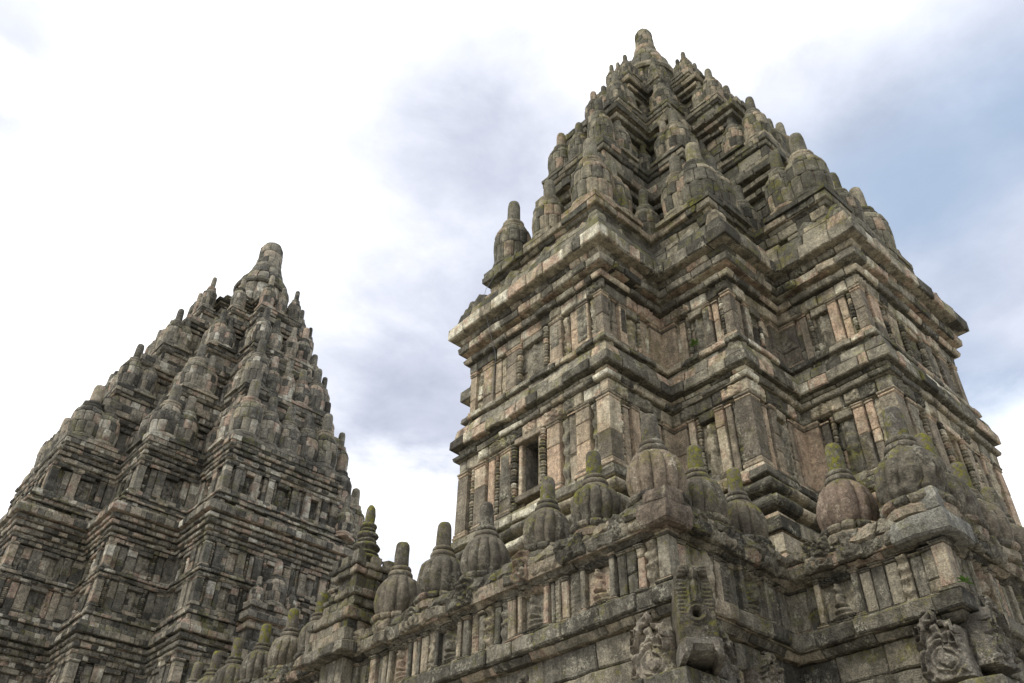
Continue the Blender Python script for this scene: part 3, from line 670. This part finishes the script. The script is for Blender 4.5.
def far_tower():
    c = (0, 33.95); root = empty('temple_tower', (c[0], c[1], GROUND)); hold = root
    tag(root, 'taller stone temple tower standing behind on the left, darker and more finely stepped', 'temple')
    m = MAT['far']; o0 = (0, 0)
    b = (9.85, 6.65, 3.55)
    S = 1.45
    moulding(hold, 'base_moulding', [(GROUND, 3, b, 1.0, 1.0, 0), (3, 7.6, b, .8, .7, 0), (7.6, 8.2, b, .7, .7, .2), (8.2, 8.6, b, .4, .4, 0), (8.6, 9.0, b, .3, .2, .15), (9.0, 9.4, b, .1, .0, 0)], m, o0, S, 31)
    ol = Outline(plan(*b, o0))
    F = 1.05
    wall_zone(hold, ol, 9.4, 10.8, -.20, -.02, F, m, m, window=False, seed=33, dense=True)
    moulding(hold, 'cornice', [(10.8, 10.92, b, .03, .05, 0), (10.92, 11.02, b, -.05, -.05, 0), (11.02, 11.16, b, .04, .02, 0)], m, o0, F, 34)
    wall_zone(hold, ol, 11.16, 12.3, -.20, -.02, F, m, m, window=False, seed=34, dense=True)
    moulding(hold, 'cornice', [(12.3, 12.52, b, -.02, .0, 0), (12.52, 12.66, b, .08, .10, 0), (12.66, 12.78, b, -.04, -.04, 0), (12.78, 12.98, b, .08, .10, 0), (12.98, 13.08, b, -.02, .0, 0), (13.08, 13.26, b, .14, .16, 0), (13.26, 13.36, b, .04, .04, 0),
        (13.36, 13.64, b, .26, .26, 0), (13.64, 13.9, b, .16, .10, 0), (13.9, 14.2, b, -.06, -.06, 0), (14.2, 14.36, b, .05, .03, 0), (14.36, 14.6, b, -.08, -.08, 0)], m, o0, F, 35)
    wall_zone(hold, ol, 14.6, 15.95, -.28, -.10, F, m, m, window=True, seed=37, dense=True)
    moulding(hold, 'cornice', [(15.95, 16.08, b, -.06, -.04, 0), (16.08, 16.18, b, -.14, -.14, 0), (16.18, 16.34, b, -.04, -.06, 0)], m, o0, F, 38)
    wall_zone(hold, ol, 16.34, 17.6, -.28, -.10, F, m, m, window=False, seed=38, dense=True)
    moulding(hold, 'cornice', [(17.6, 17.8, b, -.08, -.06, 0), (17.8, 17.94, b, .02, .04, 0), (17.94, 18.06, b, -.10, -.08, 0), (18.06, 18.24, b, .06, .08, 0), (18.24, 18.34, b, -.04, -.02, 0), (18.34, 18.52, b, .14, .16, 0), (18.52, 18.62, b, .04, .06, 0),
        (18.62, 18.80, b, .20, .22, 0), (18.80, 18.90, b, .10, .10, 0), (18.90, 19.24, b, .36, .38, 0), (19.24, 19.4, b, .24, .22, 0), (19.4, 19.66, b, -.04, -.06, 0, .2), (19.66, 19.8, b, .04, .02, 0), (19.8, 20.0, b, -.12, -.14, 0), (20.0, 20.14, b, -.04, -.06, 0), (20.14, 20.4, b, -.20, -.24, 0)], m, o0, F, 39)
    b2 = (9.3, 6.25, 3.25); ol2 = Outline(plan(*b2, o0))
    wall_zone(hold, ol2, 20.4, 21.9, -.34, -.06, F, m, m, window=False, seed=41, dense=True)
    moulding(hold, 'cornice', [(21.9, 22.06, b2, -.04, -.02, 0), (22.06, 22.18, b2, -.14, -.14, 0), (22.18, 22.36, b2, .0, .02, 0)], m, o0, F, 42)
    t1 = (9.1, 6.1, 3.15)
    moulding(hold, 'roof_tier', [(22.36, 22.55, b2, -.2, -.2, 0), (22.55, 22.72, b2, -.08, -.06, 0), (22.72, 22.84, b2, -.16, -.16, 0), (22.84, 23.02, b2, -.02, .0, 0), (23.02, 23.16, t1, -.14, -.14, 0), (23.16, 23.32, t1, -.04, -.02, 0), (23.32, 23.6, t1, .04, .04, 0)], m, o0, F, 43)
    tiers = [((7.45, 4.75, 2.45), (7.95, 5.25, 2.80), (7.55, 4.90, 2.55), 23.6, 26.2, 27.8),
             ((6.3, 4.0, 2.05), (6.78, 4.45, 2.35), (5.75, 3.80, 1.95), 27.8, 30.1, 32.0),
             ((4.3, 2.75, 1.4), (4.75, 3.15, 1.65), (4.1, 2.65, 1.4), 32.0, 34.7, 36.2),
             ((2.75, 1.8, .95), (3.1, 2.05, 1.1), (2.6, 1.7, .9), 36.2, 37.6, 38.4)]
    for k, (bd, cn, lg, z0, zc, z1) in enumerate(tiers):
        q = 1.15-.12*k
        if k == 3: q = .55
        moulding(hold, 'roof_tier', [(z0, z0+.3*q, bd, .14, .1, 0), (z0+.3*q, zc-.85*q, bd, .0, .0, 0), (zc-.85*q, zc-.65*q, bd, .12, .14, 0), (zc-.65*q, zc-.55*q, bd, .08, .08, 0),
            (zc-.55*q, zc-.36*q, bd, .25, .28, 0), (zc-.36*q, zc-.26*q, bd, .2, .2, 0), (zc-.26*q, zc, bd, .36, .42, 0), (zc, zc+.4*q, cn, .0, .0, 0), (zc+.4*q, zc+.55*q, cn, -.18, -.18, 0),
            (zc+.55*q, z1-.4*q, lg, -.15, -.18, 0), (z1-.4*q, z1-.25*q, lg, -.08, -.04, 0), (z1-.25*q, z1, lg, .0, .0, 0)], m, o0, 1.2*q+.1, 50+k)
    proto = roof_finial('finial', m, hold)
    place_finials(hold, proto, t1, 23.6, .84, 3.9, o0, .86, seed=11, mids=(-.36, 0, .36))
    place_finials(hold, proto, tiers[0][2], 27.8, .68, 3.4, o0, .68, seed=12, mids=(-.36, 0, .36))
    place_finials(hold, proto, tiers[1][2], 32.0, .58, 3.1, o0, .56, seed=13, mids=(-.3, .3))
    place_finials(hold, proto, tiers[2][2], 36.2, .46, 2.8, o0, .44, extra=False, seed=14)
    proto.location = (-7.7, 1.4, 23.6); proto.scale = (.6, .6, .6)
    crown(hold, 'crown', m, o0, 38.4, 1.75, 42.75, 45.2, .82)
    # roofed niche in the middle of each seen face, with its own finials
    for k in (0, 1):
        def tr(p): return (p[0], p[1]) if k == 1 else (p[1], -p[0])
        pb = MB()
        for z0, z1, hx, y1, t in ((GROUND, 9.4, 1.35, -11.0, 0), (9.4, 13.9, 1.15, -10.75, 0), (13.9, 14.15, 1.15, -10.75, .10), (14.15, 14.3, 1.15, -10.75, .02), (14.3, 14.62, 1.15, -10.75, .22), (14.62, 14.85, 1.15, -10.75, .05), (14.85, 15.1, 1.15, -10.75, .14)):
            pts = [(-hx, -9.0), (-hx, y1), (hx, y1), (hx, -9.0)]
            o4 = Outline([tr(p) for p in pts] if k == 1 else [tr(p) for p in pts])
            n_ = max(1, int((z1-z0)/.42))
            for q_ in range(n_): course(pb, o4, z0+(z1-z0)*q_/n_, z0+(z1-z0)*(q_+1)/n_, t, bl=(.28, .6), ch=.025, gap=.015, jit=.02, lc=.25)
        pb.wear(.016, 3, 77); pb.build('porch', m, hold)
        for x, y, r_, h_ in ((0, -10.25, .56, 2.3), (-.85, -10.35, .34, 1.3), (.85, -10.35, .34, 1.3)):
            p = tr((x, y)); copy_part(proto, hold, (p[0], p[1], 15.08), .3, (r_, r_, h_/3.3))
    copy_part(proto, hold, (3.45, -9.65, 19.9), .5, (.46, .46, 2.4/3.3))
    place_finials(hold, proto, tiers[3][2], 38.4, .34, 2.1, o0, .34, extra=False, seed=15)
    emit_rest()
    for o in hold.children: o.location.z -= GROUND
    return root

# ---------------------------------------------------------------- the foreground balustrade
BPTS = [(-9.36, 12.5), (-9.36, -5.74), (-6.62, -5.74), (-6.62, -8.05), (-.5, -8.05)]
def balustrade():
    root = empty('balustrade', (-9.36, -5.74, GROUND))
    tag(root, 'carved stone balustrade wall running round the terrace in front of the towers', 'wall')
    ol = Outline(BPTS, closed=False); m, cm = MAT['wall'], MAT['coping']
    ox, oy = 9.36, 5.74
    def put(mb, name, mat, parent=root, smooth=False):
        o = mb.build(name, mat, parent, smooth); 
        if parent is root: o.location = (ox, oy, -GROUND)
        return o
    # plain lower wall
    mb = MB(); z = GROUND; k = 0
    while z < 4.2:
        h = .42 if z < 2.5 else RNG.choice((.30, .34, .38)); z1 = min(z+h, 4.22)
        if 4.22-z1 < .15: z1 = 4.22
        course(mb, ol, z, z1, -.20 if z > 2.6 else .05, bl=(.5, 1.05), ch=.022, gap=.012, jit=.022, lc=.45, step=.12, nz=3, tin=-.6); z = z1
    mb.wear(.016, 4.2, 61); put(mb, 'wall', m)
    # ledge
    mb = MB(); course(mb, ol, 4.22, 4.33, -.10, -.05, bl=(.5, .9), ch=.02, step=.12, tin=-.6, jit=.012)
    course(mb, ol, 4.33, 4.56, .03, .04, bl=(.4, .8), ch=.022, gap=.012, step=.08, nz=3, tin=-.6, jit=.02, lc=.3)
    mb.wear(.018, 5, 62); put(mb, 'ledge', m)
    # relief band backing
    mb = MB(); course(mb, ol, 4.56, 4.90, -.15, bl=(.4, .8), step=.15, nz=2, tin=-.6, jit=.015); course(mb, ol, 4.90, 5.26, -.15, bl=(.4, .8), step=.15, nz=2, tin=-.6, jit=.015)
    mb.wear(.012, 5, 63); put(mb, 'wall', m)
    def piece(mb, e, a0, a1, z0, z1, tb, tf, **kw): pier(mb, ol, e, a0, a1, z0, z1, tb, tf, **kw)
    z0, z1 = 4.56, 5.26
    for i in (1, 2, 3):
        mb = MB(); l = .20 if ol.convex(i) else .16
        corner_pier(mb, ol, i, l, l, z0, z1, -.22, -.01 if ol.convex(i) else -.10, stones=1, base=.06, cap=.06); mb.wear(.012, 5, 3); put(mb, 'pilaster', m)
    TB = -.15
    def bay(e, a, w, kind):
        """one bay of the carved band: figure in a niche, strips of pilasters, or a carved panel"""
        if kind == 'niche':
            nb = MB(); relief(nb, ol, e, a+.07, a+w-.07, z0, z0+.11, TB+.03, 'lozenge', depth=.09, res=.016, seed=3); no = put(nb, 'niche', m)
            for x0 in (a, a+w-.085):
                jb = MB(); piece(jb, e, x0, x0+.085, z0, z1, TB, -.04, stones=1, base=.07, cap=.06); jb.wear(.010, 7, 5); put(jb, 'jamb', m, no)
            lb = MB(); relief(lb, ol, e, a+.08, a+w-.08, z1-.11, z1, TB+.02, 'carved', depth=.13, res=.016, seed=RNG.randrange(99)); put(lb, 'lintel', m, no, True)
            f = MB(); relief(f, ol, e, a+.085, a+w-.085, z0+.10, z1-.10, TB+.012, 'seated', depth=.125, res=.013, seed=RNG.randrange(99))
            put(f, 'seated_figure', m, no, True)
        elif kind == 'strips':
            n = max(2, int(w/.13)); cuts = [0] + sorted((q+RNG.uniform(-.25, .25))/n for q in range(1, n)) + [1]
            for q in range(n):
                x0, x1 = a+w*cuts[q]+.006, a+w*cuts[q+1]-.006
                mb = MB()
                if q % 2 == 0 or RNG.random() < .35:
                    piece(mb, e, x0, x1, z0, z1-RNG.uniform(0, .05), TB, -.03-RNG.uniform(0, .09), stones=RNG.choice((1, 1, 2)), base=.05, cap=.05); mb.wear(.012, 6, q); put(mb, 'pilaster', m)
                else:
                    relief(mb, ol, e, x0, x1, z0+.01, z1-.01, TB+.03, RNG.choice(('lozenge', 'carved', 'foliage')), depth=RNG.uniform(.05, .10), res=.016, seed=RNG.randrange(99)); put(mb, 'carved_strip', m, smooth=True)
        elif kind == 'tree':
            mb = MB(); relief(mb, ol, e, a, a+w, z0+.01, z1-.01, TB+.01, 'kala', depth=.17, res=.015, seed=RNG.randrange(99)); put(mb, 'carved_panel', m, smooth=True)
    # edge 0 runs south along the west side; the seen stretch is a = 5 .. 18.2
    L0 = ol.L[0]; a = L0-.24
    seq = [('strips', .34), ('strips', .34), ('niche', .66), ('strips', .36), ('strips', .2), ('niche', .64), ('strips', .52)]
    k = 0
    while a > 4.0:
        kd, w = seq[k % len(seq)]; bay(0, a-w, w-.02, kd); a -= w+.02; k += 1
    a = .24
    for kd, w in (('strips', .36), ('tree', .42), ('strips', .5), ('niche', .66), ('strips', .4)):
        bay(1, a, w, kd); a += w+.02
    a = .34
    for kd, w in (('niche', .66), ('strips', .36), ('strips', .34), ('strips', .36)):
        bay(2, a, w, kd); a += w+.02
    a = .24
    for kd, w in (('strips', .5), ('niche', .66), ('strips', .5), ('niche', .66)):
        bay(3, a, w, kd); a += w+.02
    # coping: heavy worn stones with carved faces between plain ones
    mb = MB()
    course(mb, ol, 5.26, 5.33, -.04, .02, bl=(.35, .7), ch=.012, step=.06, tin=-.7, jit=.014, lc=.3)
    course(mb, ol, 5.33, 5.52, .10, .12, bl=(.30, .7), ch=.03, gap=.014, step=.05, nz=4, tin=-.8, jit=.035, lc=.34)
    mb.wear(.030, 6.5, 64); mb.wear(.014, 17, 65); put(mb, 'coping', cm)
    mb = MB()
    course(mb, ol, 5.52, 5.76, .09, .02, bl=(.28, .6), ch=.04, gap=.016, step=.05, nz=5, tin=-.9, jit=.045, lc=.30)
    mb.wear(.034, 6, 66); mb.wear(.014, 17, 67); put(mb, 'coping', cm)
    def carved(e, a, w, h, t, kind='kala'):
        b = MB(); relief(b, ol, e, a-w/2, a+w/2, 5.335, 5.335+h, t, kind, depth=.10, res=.014, seed=RNG.randrange(99)); b.wear(.014, 7, 4); put(b, 'carved_block', cm, smooth=True)
    a = L0-.62
    while a > 3.5:
        w = RNG.uniform(.30, .46); carved(0, a-w/2, w, RNG.uniform(.34, .47), .06, RNG.choice(('kala', 'kala', 'carved', 'foliage'))); a -= w+RNG.choice((.35, .5, .75, .95))
    for e, a, w in ((1, .75, .4), (1, 1.35, .5), (1, 2.15, .4), (2, .55, .44), (2, 1.05, .4), (3, .85, .4), (3, 1.5, .4)): carved(e, a, w, RNG.uniform(.36, .46), .06, RNG.choice(('kala', 'carved')))
    # plain pale corner stones with a small stepped drip under them
    for i_, mat_ in ((1, MAT['corner_stone']), (3, MAT['grey_corner_stone'])):
        b = MB(); lc_ = .58 if i_ == 3 else .34
        for za, zb_, t_, g_ in ((5.30, 5.62, .16, 0), (5.62, 5.86 if i_ == 1 else 5.98, .10, -.05)):
            P = []
            for x, k_ in ((lc_+g_, 0), (lc_*.5, 0), (0, 1), (lc_*.5, 2), (lc_+g_, 2)):
                pr = [(-.6, za), (t_-.03, za), (t_, za+.03), (t_+.01, (za+zb_)/2), (t_-.01, zb_-.03), (t_-.05, zb_), (-.6, zb_)]
                f = (lambda t: ol.corner(i_, t)) if k_ == 1 else ((lambda t: ol.at(i_-1, ol.L[i_-1]-x, t)) if k_ == 0 else (lambda t: ol.at(i_, x, t)))
                P.append([(*f(t), z) for t, z in pr])
            b.grid(P)
        b.wear(.035, 4.5, 3); b.wear(.012, 13, 3); put(b, 'corner_stone', mat_)
    # big scrolled acroteria low on the wall at the corners
    bm_ = shield(.66, .95, .20, MAT['scroll'], 'scroll_stone')
    def big(e, a, t, z, k, flip=1):
        p = ol.at(e, a, t); d = ol.nrm[e]; o = bpy.data.objects.new('scroll_stone', bm_); SC.collection.objects.link(o); o.parent = root
        o.location = (p[0]+ox, p[1]+oy, z-GROUND); o.rotation_euler = (0, 0, math.atan2(d[1], d[0])+math.pi/2); o.scale = (k*flip, 1.2, k)
    big(0, L0-.34, .02, 3.32, .92); big(1, .66, .0, 3.30, .85, -1); big(2, ol.L[2]-.42, -.04, 3.50, .92); big(3, .50, -.02, 3.66, .95, -1)
    big(1, 1.75, -.04, 3.38, .72); big(0, L0-2.6, -.06, 3.45, .55)
    # lower step carrying them
    mb = MB(); course(mb, ol, 3.05, 3.40, .30, .28, bl=(.5, 1.0), ch=.025, gap=.012, step=.1, nz=3, tin=-.6, jit=.02); mb.wear(.018, 5, 68); put(mb, 'ledge', m)
    spout(root, ol, (ox, oy))
    return root

def shield(w, h, depth, mat, name):
    """carved scroll stone: an upright slab with a big spiral and leaf curls standing out of its front"""
    mb = MB(); n = int(w/.012); m = int(h/.012)
    X, Z = np.meshgrid(np.linspace(-1, 1, n), np.linspace(0, 1, m))
    asp = w/h/2
    top = .80 + .20*(np.abs(X+.15) < .38) - .10*(np.abs(X) > .8)          # stepped head
    px, pz = (X-.15)*asp, Z-.30
    r = np.hypot(px, pz); a = np.arctan2(pz, px)
    H = .45 + .22*np.cos(60*r - a)*(r > .09)*np.clip(1.2-2.6*r, 0, 1) + .30*np.sqrt(np.clip(1-(r/.12)**2, 0, 1))
    q = np.stack([X.ravel()*asp*8, Z.ravel()*8, 0*X.ravel()+2.3], 1); n1 = vnoise(q, 5).reshape(X.shape)
    H += np.clip(r-.22, 0, .2)*4*(.40*np.sin(6*n1))
    H *= np.clip(np.minimum(1-np.abs(X), Z*2+.2)*7, 0, 1)
    P = np.zeros((m, n+2, 3))
    for j in range(m):
        zz = np.minimum(Z[j], 1)*h*top[j]
        P[j, 1:-1, 0] = X[j]*w/2*(1-.10*Z[j]); P[j, 1:-1, 2] = zz; P[j, 1:-1, 1] = -depth*(.25+.75*H[j]) 
        P[j, 0] = (-w/2*(1-.10*Z[j, 0]), .14, zz[0]); P[j, -1] = (w/2*(1-.10*Z[j, 0]), .14, zz[-1])
    mb.grid(P); mb.wear(.018, 6, 5); mb.wear(.008, 17, 5)
    return mb.mesh(name, mat, True)

def spout(root, ol, off):
    """the beast-headed water spout jutting from the corner"""
    i = 1; p = ol.corner(i, -.05); d = np.array([-1, -1])/math.sqrt(2); ang = math.atan2(d[1], d[0])
    X = np.array([-d[1], d[0]])                                   # to the right as seen from outside
    def w3(x, y, z): q = p + X*(x*SPW+.20) + d*y; return (q[0]+off[0], q[1]+off[1], z-GROUND)
    SPW = 1.0
    zb, zt, hw = 3.56, 4.62, .22
    nx, nz = 60, 130
    P = np.zeros((nz, nx+2, 3))
    for j in range(nz):
        v = j/(nz-1); z = zb + (zt-zb)*v
        for k in range(nx):
            u = -1+2*k/(nx-1); x = u*hw*(1.0 if v < .75 else 1-.25*(v-.75)/.25)
            lean = .50 - .16*v
            r = math.hypot(u*hw, z-(zb+.42)); h = 0
            h += .040*math.exp(-((r-.095)/.022)**2) + .014*math.exp(-((r-.14)/.012)**2)               # ring
            if r < .055: h -= .16*(1-(r/.055)**2)
            if r >= .15:
                h += .05*math.exp(-((abs(u)-.0)/.16)**2) if v > .52 else 0   # ridge
                h += .028*math.exp(-((abs(u)-.30)/.05)**2) if v > .5 else 0
                if abs(u) > .45 and v > .40: h += .010*math.sin(z*120)
            for kx, kz, kr in ((-.17, .93, .10), (.17, .93, .10), (0, .88, .075)):
                rr = math.hypot(u*hw-kx*.9, (v-kz)*(zt-zb))
                if rr < kr: h += math.sqrt(kr*kr-rr*rr)*.9
            edge = min(1-abs(u), v*2, (1-v)*2); h *= min(1, edge*9) if edge < .11 else 1
            if v < .10: h += .06*(1-v/.10)
            P[j, k+1] = w3(x, lean+h-(.035 if 1-abs(u) < .05 else 0), z)
        P[j, 0] = w3(-hw*1.02, -.3, z); P[j, -1] = w3(hw*1.02, -.3, z)
    mb = MB(); mb.grid(P); mb.wear(.007, 14, 6); o = mb.build('water_spout', MAT['spout'], root, smooth=True)
    j = MB(); out = []
    for y, w_, z0_, z1_ in ((-.2, .25, 3.46, 3.62), (.30, .25, 3.42, 3.62), (.56, .23, 3.44, 3.64), (.62, .18, 3.50, 3.64)):
        out.append([w3(-w_, y, z1_), w3(-w_, y, z0_), w3(-w_*.72, y, z0_), w3(-w_*.66, y, z0_+.07), w3(w_*.66, y, z0_+.07), w3(w_*.72, y, z0_), w3(w_, y, z0_), w3(w_, y, z1_)])
    j.grid(out); j.wear(.008, 9, 7); j.build('jaw', MAT['scroll'], o)

# ---------------------------------------------------------------- finials on the balustrade
def balustrade_finial(loc, k, label, rz=0.0, lobes=12, mat='bulb', moss=True, tilt=(0, 0), broken=False, eroded=False):
    root = empty('finial', loc, rz); root.scale = (k*.95, k*.95, k); root.rotation_euler = (tilt[0], tilt[1], rz)
    tag(root, label, 'finial', 'bell-shaped stone finials along the balustrade')
    ped = MB(); ped.lathe((0, 0, 0), [(.30, -.12), (.38, -.10), (.40, -.02), (.36, .03)], 28)
    for q in range(12):                                           # cushion of rounded stones
        a = 2*math.pi*q/12; r = .345
        c = (r*math.cos(a), r*math.sin(a), .02)
        th = np.linspace(0, 2*math.pi, 10, endpoint=False); P = []
        for xx, ss in ((-.088, .55), (-.075, .92), (0, 1.0), (.075, .92), (.088, .55)):
            sec = []
            for t in th:
                rr, zz = .085*ss*math.cos(t), .062*ss*math.sin(t)+.075
                sec.append(((r+rr)*math.cos(a)-xx*math.sin(a), (r+rr)*math.sin(a)+xx*math.cos(a), zz))
            P.append(sec)
        ped.grid(P)
    ped.lathe((0, 0, 0), [(.33, 0), (.35, .1), (.30, .16)], 24); ped.wear(.010, 7, RNG.randrange(50)); ped.build('pedestal', MAT['coping'], root)
    b = MB()
    prof = [(.20, .10), (.315, .115), (.345, .15), (.372, .22), (.392, .30), (.400, .38), (.396, .46), (.380, .55), (.350, .635), (.305, .70), (.25, .745), (.20, .765), (.08, .775)]
    pr = []
    for (r0, a0), (r1, a1) in zip(prof, prof[1:]):
        for f in (0, .34, .67): pr.append((r0+(r1-r0)*f, a0+(a1-a0)*f))
    pr.append(prof[-1])
    b.lathe((0, 0, 0), pr, 168, lobes, RNG.uniform(.13, .19), power=RNG.uniform(.36, .6)); b.wear(RNG.uniform(.010, .022), 3.5, RNG.randrange(50)); b.wear(.004, 17, RNG.randrange(50)); b.wear(.045 if eroded else .006, 6.5, RNG.randrange(50))
    b.build('bulb', MAT[mat], root, smooth=True)
    c = MB(); c.lathe((0, 0, .71), [(.265, -.02), (.262, .012), (.225, .03), (.225, .04), (.21, .07), (.175, .10)], 36)
    def tor(z, r, h):
        return [(r*.72, z), (r*.93, z+h*.10), (r, z+h*.35), (r*.99, z+h*.62), (r*.90, z+h*.88), (r*.72, z+h)]
    c.lathe((0, 0, .78), tor(0, .212, .11) + tor(.11, .180, .085), 36); c.wear(.005, 9, RNG.randrange(50)); c.build('collar', MAT['bulb'], root, smooth=True)
    s = MB(); s.lathe((0, 0, .965), [(.126, 0), (.127, .02), (.124, .2), (.119, .34), (.110, .40), (.088, .435), (.04, .45), (.01, .452)] if not broken else [(.12, 0), (.12, .1), (.115, .2), (.10, .215), (.01, .20)], 28)
    s.wear(.006, 8, RNG.randrange(50)); s.build('spire', MAT['spire' if moss else 'bulb'], root, smooth=True)
    return root

def turret():
    root = empty('turret', (-9.2, 1.75, 4.9))
    tag(root, 'stepped stone turret with mossy disc-stacked pinnacle rising among the balustrade finials', 'turret')
    b = MB()
    def slab(z0, z1, hx, hy, cy=0.0, cx=0.0, n=2):
        ol = Outline([(cx-hx, cy+hy), (cx-hx, cy-hy), (cx+hx, cy-hy), (cx+hx, cy+hy)])
        course(b, ol, z0, z1, 0, bl=(.35, .6), ch=.02, gap=.008, jit=.012, lc=.22, step=.08, nz=n, tin=-.2)
    slab(-.2, .42, .34, .36); b.wear(.012, 6, 71); b.build('shaft', MAT['wall'], root)
    b = MB(); slab(.42, .62, .58, .72, .1, 0, 3); slab(.62, .86, .50, .64, .1, 0, 3); b.wear(.026, 6, 72); b.build('cornice', MAT['coping'], root)
    b = MB(); slab(.86, 1.06, .44, .58, .1); slab(1.06, 1.24, .50, .66, .1); slab(1.24, 1.34, .40, .5, .05)
    slab(1.34, 1.52, .36, .36, -.12); slab(1.52, 1.66, .42, .42, -.12); slab(1.34, 1.60, .26, .22, .45); slab(1.60, 1.70, .30, .26, .45)
    slab(1.66, 1.92, .33, .33, -.12); slab(1.92, 2.06, .42, .42, -.12); slab(2.06, 2.16, .46, .46, -.12); slab(1.70, 1.88, .20, .18, .45); slab(1.88, 1.96, .24, .22, .45)
    for sx in (-1, 1):
        for sy in (-1, 1): b.box((sx*.34, -.12+sy*.34, 2.24), .18, .18, .20, jit=.02)
        b.box((sx*.36, -.12, 2.22), .14, .2, .16, jit=.02); b.box((0, -.12+sx*.36, 2.22), .2, .14, .16, jit=.02)
    slab(2.16, 2.34, .24, .24, -.12); b.wear(.018, 6, 73); b.build('tier', MAT['coping'], root)
    p = MB(); pr = [(.22, 0)]
    for z, r, h in ((.0, .34, .10), (.12, .26, .06), (.22, .27, .09), (.34, .19, .06), (.42, .21, .08), (.52, .15, .05), (.58, .165, .07)):
        pr += [(r*.62, z), (r*.95, z+h*.2), (r, z+h*.5), (r*.9, z+h*.85), (r*.6, z+h)]
    pr += [(.10, .68), (.105, .8), (.09, .92), (.05, .98), (.01, .99)]
    p.lathe((0, -.12, 2.30), [(r, z*1.28) for r, z in pr], 24); p.wear(.008, 8, 74); p.build('pinnacle', MAT['spire'], root, smooth=True)
    return root

def cable(label, pts, r=.007):
    mb = MB(); P = []
    for a in range(len(pts)):
        c = np.array(pts[a]); th = np.linspace(0, 2*math.pi, 6, endpoint=False)
        P.append([c + np.array([math.cos(t)*r, math.sin(t)*r, 0]) for t in th])
    mb.grid(P); tag(mb.build('cable', MAT['metal']), label, 'cable')

def fern(loc, k, label, seed):
    R = random.Random(seed); mb = MB()
    for q in range(26):
        a = R.uniform(0, 2*math.pi); l = k*R.uniform(.5, 1.0); el = R.uniform(.2, 1.3); w = l*.13
        d = np.array([math.cos(a)*math.cos(el), math.sin(a)*math.cos(el), math.sin(el)]); sd = np.array([-math.sin(a), math.cos(a), 0])
        P = []
        for f, ww in ((0, .3), (.3, 1), (.65, .85), (1, .05)):
            c = d*l*f + np.array([0, 0, -.35*l*f*f]); P.append([c-sd*w*ww, c+np.array([0, 0, .012*k]), c+sd*w*ww, c-np.array([0, 0, .006*k])])
        mb.grid(P)
    o = mb.build('fern', MAT['leaf'], None, loc=loc); tag(o, label, 'plant'); return o

# ---------------------------------------------------------------- assemble
g = MB(); g.grid([[(-3000, -3000, GROUND-.3), (3000, -3000, GROUND-.3), (3000, 3000, GROUND-.3), (-3000, 3000, GROUND-.3)], [(-3000, -3000, GROUND), (3000, -3000, GROUND), (3000, 3000, GROUND), (-3000, 3000, GROUND)]])
tag(g.build('ground', MAT['ground']), kind='structure')
near_tower(); far_tower(); balustrade()
ZF = 5.74
FIN = [
 (-9.03, -5.40, 1.10, 'bulb_pale', False, 'largest pale ribbed stone finial, on the balustrade corner above the beast-headed spout'),
 (-9.05, -4.27, 1.02, 'bulb_mossy', True, 'dark grey ribbed finial with a green mossy flank, next left of the pale corner finial'),
 (-9.05, -3.22, 1.0, 'bulb', True, 'grey ribbed finial on the balustrade below the dark tower window'),
 (-9.05, -1.80, 1.06, 'bulb', False, 'brown ribbed finial in front of the left lower corner of the near tower'),
 (-9.05, -.64, 1.10, 'bulb', False, 'brown ribbed finial seen against the cloud just left of the near tower'),
 (-9.05, .58, 1.12, 'bulb', False, 'brown ribbed finial standing right beside the stepped turret'),
 (-9.05, 3.22, 1.0, 'bulb', True, 'grey ribbed finial half hidden behind the left side of the stepped turret'),
 (-9.05, 4.38, 1.0, 'bulb', True, 'ribbed finial with pale green spire, second to the left of the stepped turret'),
 (-9.05, 5.50, .98, 'bulb', True, 'ribbed finial with mossy spire, third to the left of the stepped turret'),
 (-9.05, 6.68, .98, 'bulb', True, 'ribbed finial with mossy spire, fourth to the left of the stepped turret'),
 (-9.05, 7.72, .95, 'bulb', True, 'small receding finial with green spire, second from the left end of the balustrade'),
 (-9.05, 8.70, .95, 'bulb', True, 'farthest finial with green spire at the left end of the balustrade'),
 (-8.12, -5.42, 1.0, 'bulb', True, 'dark ribbed finial with yellow-green spire, next right of the pale corner finial'),
 (-7.12, -5.42, 1.0, 'bulb_mossy', True, 'smaller dark finial with mossy ribs near the inner angle of the balustrade'),
 (-6.32, -6.72, 1.15, 'bulb_red', True, 'rounded reddish finial with bright mossy spire, between inner angle and right corner'),
 (-6.32, -7.74, 1.27, 'bulb', True, 'eroded brown finial with broken ribs on the pale right corner block'),
 (-5.42, -7.74, 1.22, 'bulb', True, 'finial partly behind the eroded right corner finial, green spire'),
 (-4.35, -7.74, 1.18, 'bulb', True, 'finial with green spire near the right edge of the photograph'),
 (-3.25, -7.74, 1.15, 'bulb', False, 'dark finial cut by the right edge of the photograph'),
]
for x, y, k, mat, moss, lab in FIN:
    balustrade_finial((x, y, ZF), k, lab, rz=RNG.uniform(0, 6), mat=mat, moss=moss, tilt=(RNG.uniform(-.02, .02), RNG.uniform(-.02, .02)), lobes=RNG.choice((10, 11, 12, 13)), eroded='eroded brown' in lab)
turret()
cable('thin dark lightning cable hanging down the left face of the near tower', [(-6.05, 1.55, 17.0), (-6.72, 1.35, 15.6), (-6.86, 1.28, 15.05), (-6.62, 1.25, 14.2), (-6.42, 1.22, 13.5), (-6.40, 1.30, 12.3)])
fern((-4.62, -3.4, 12.17), .20, 'small green fern growing on the upper ledge of the near tower', 1)
fern((-6.75, -8.2, 4.55), .16, 'tiny green fern rooted in the balustrade ledge at the right corner', 2)
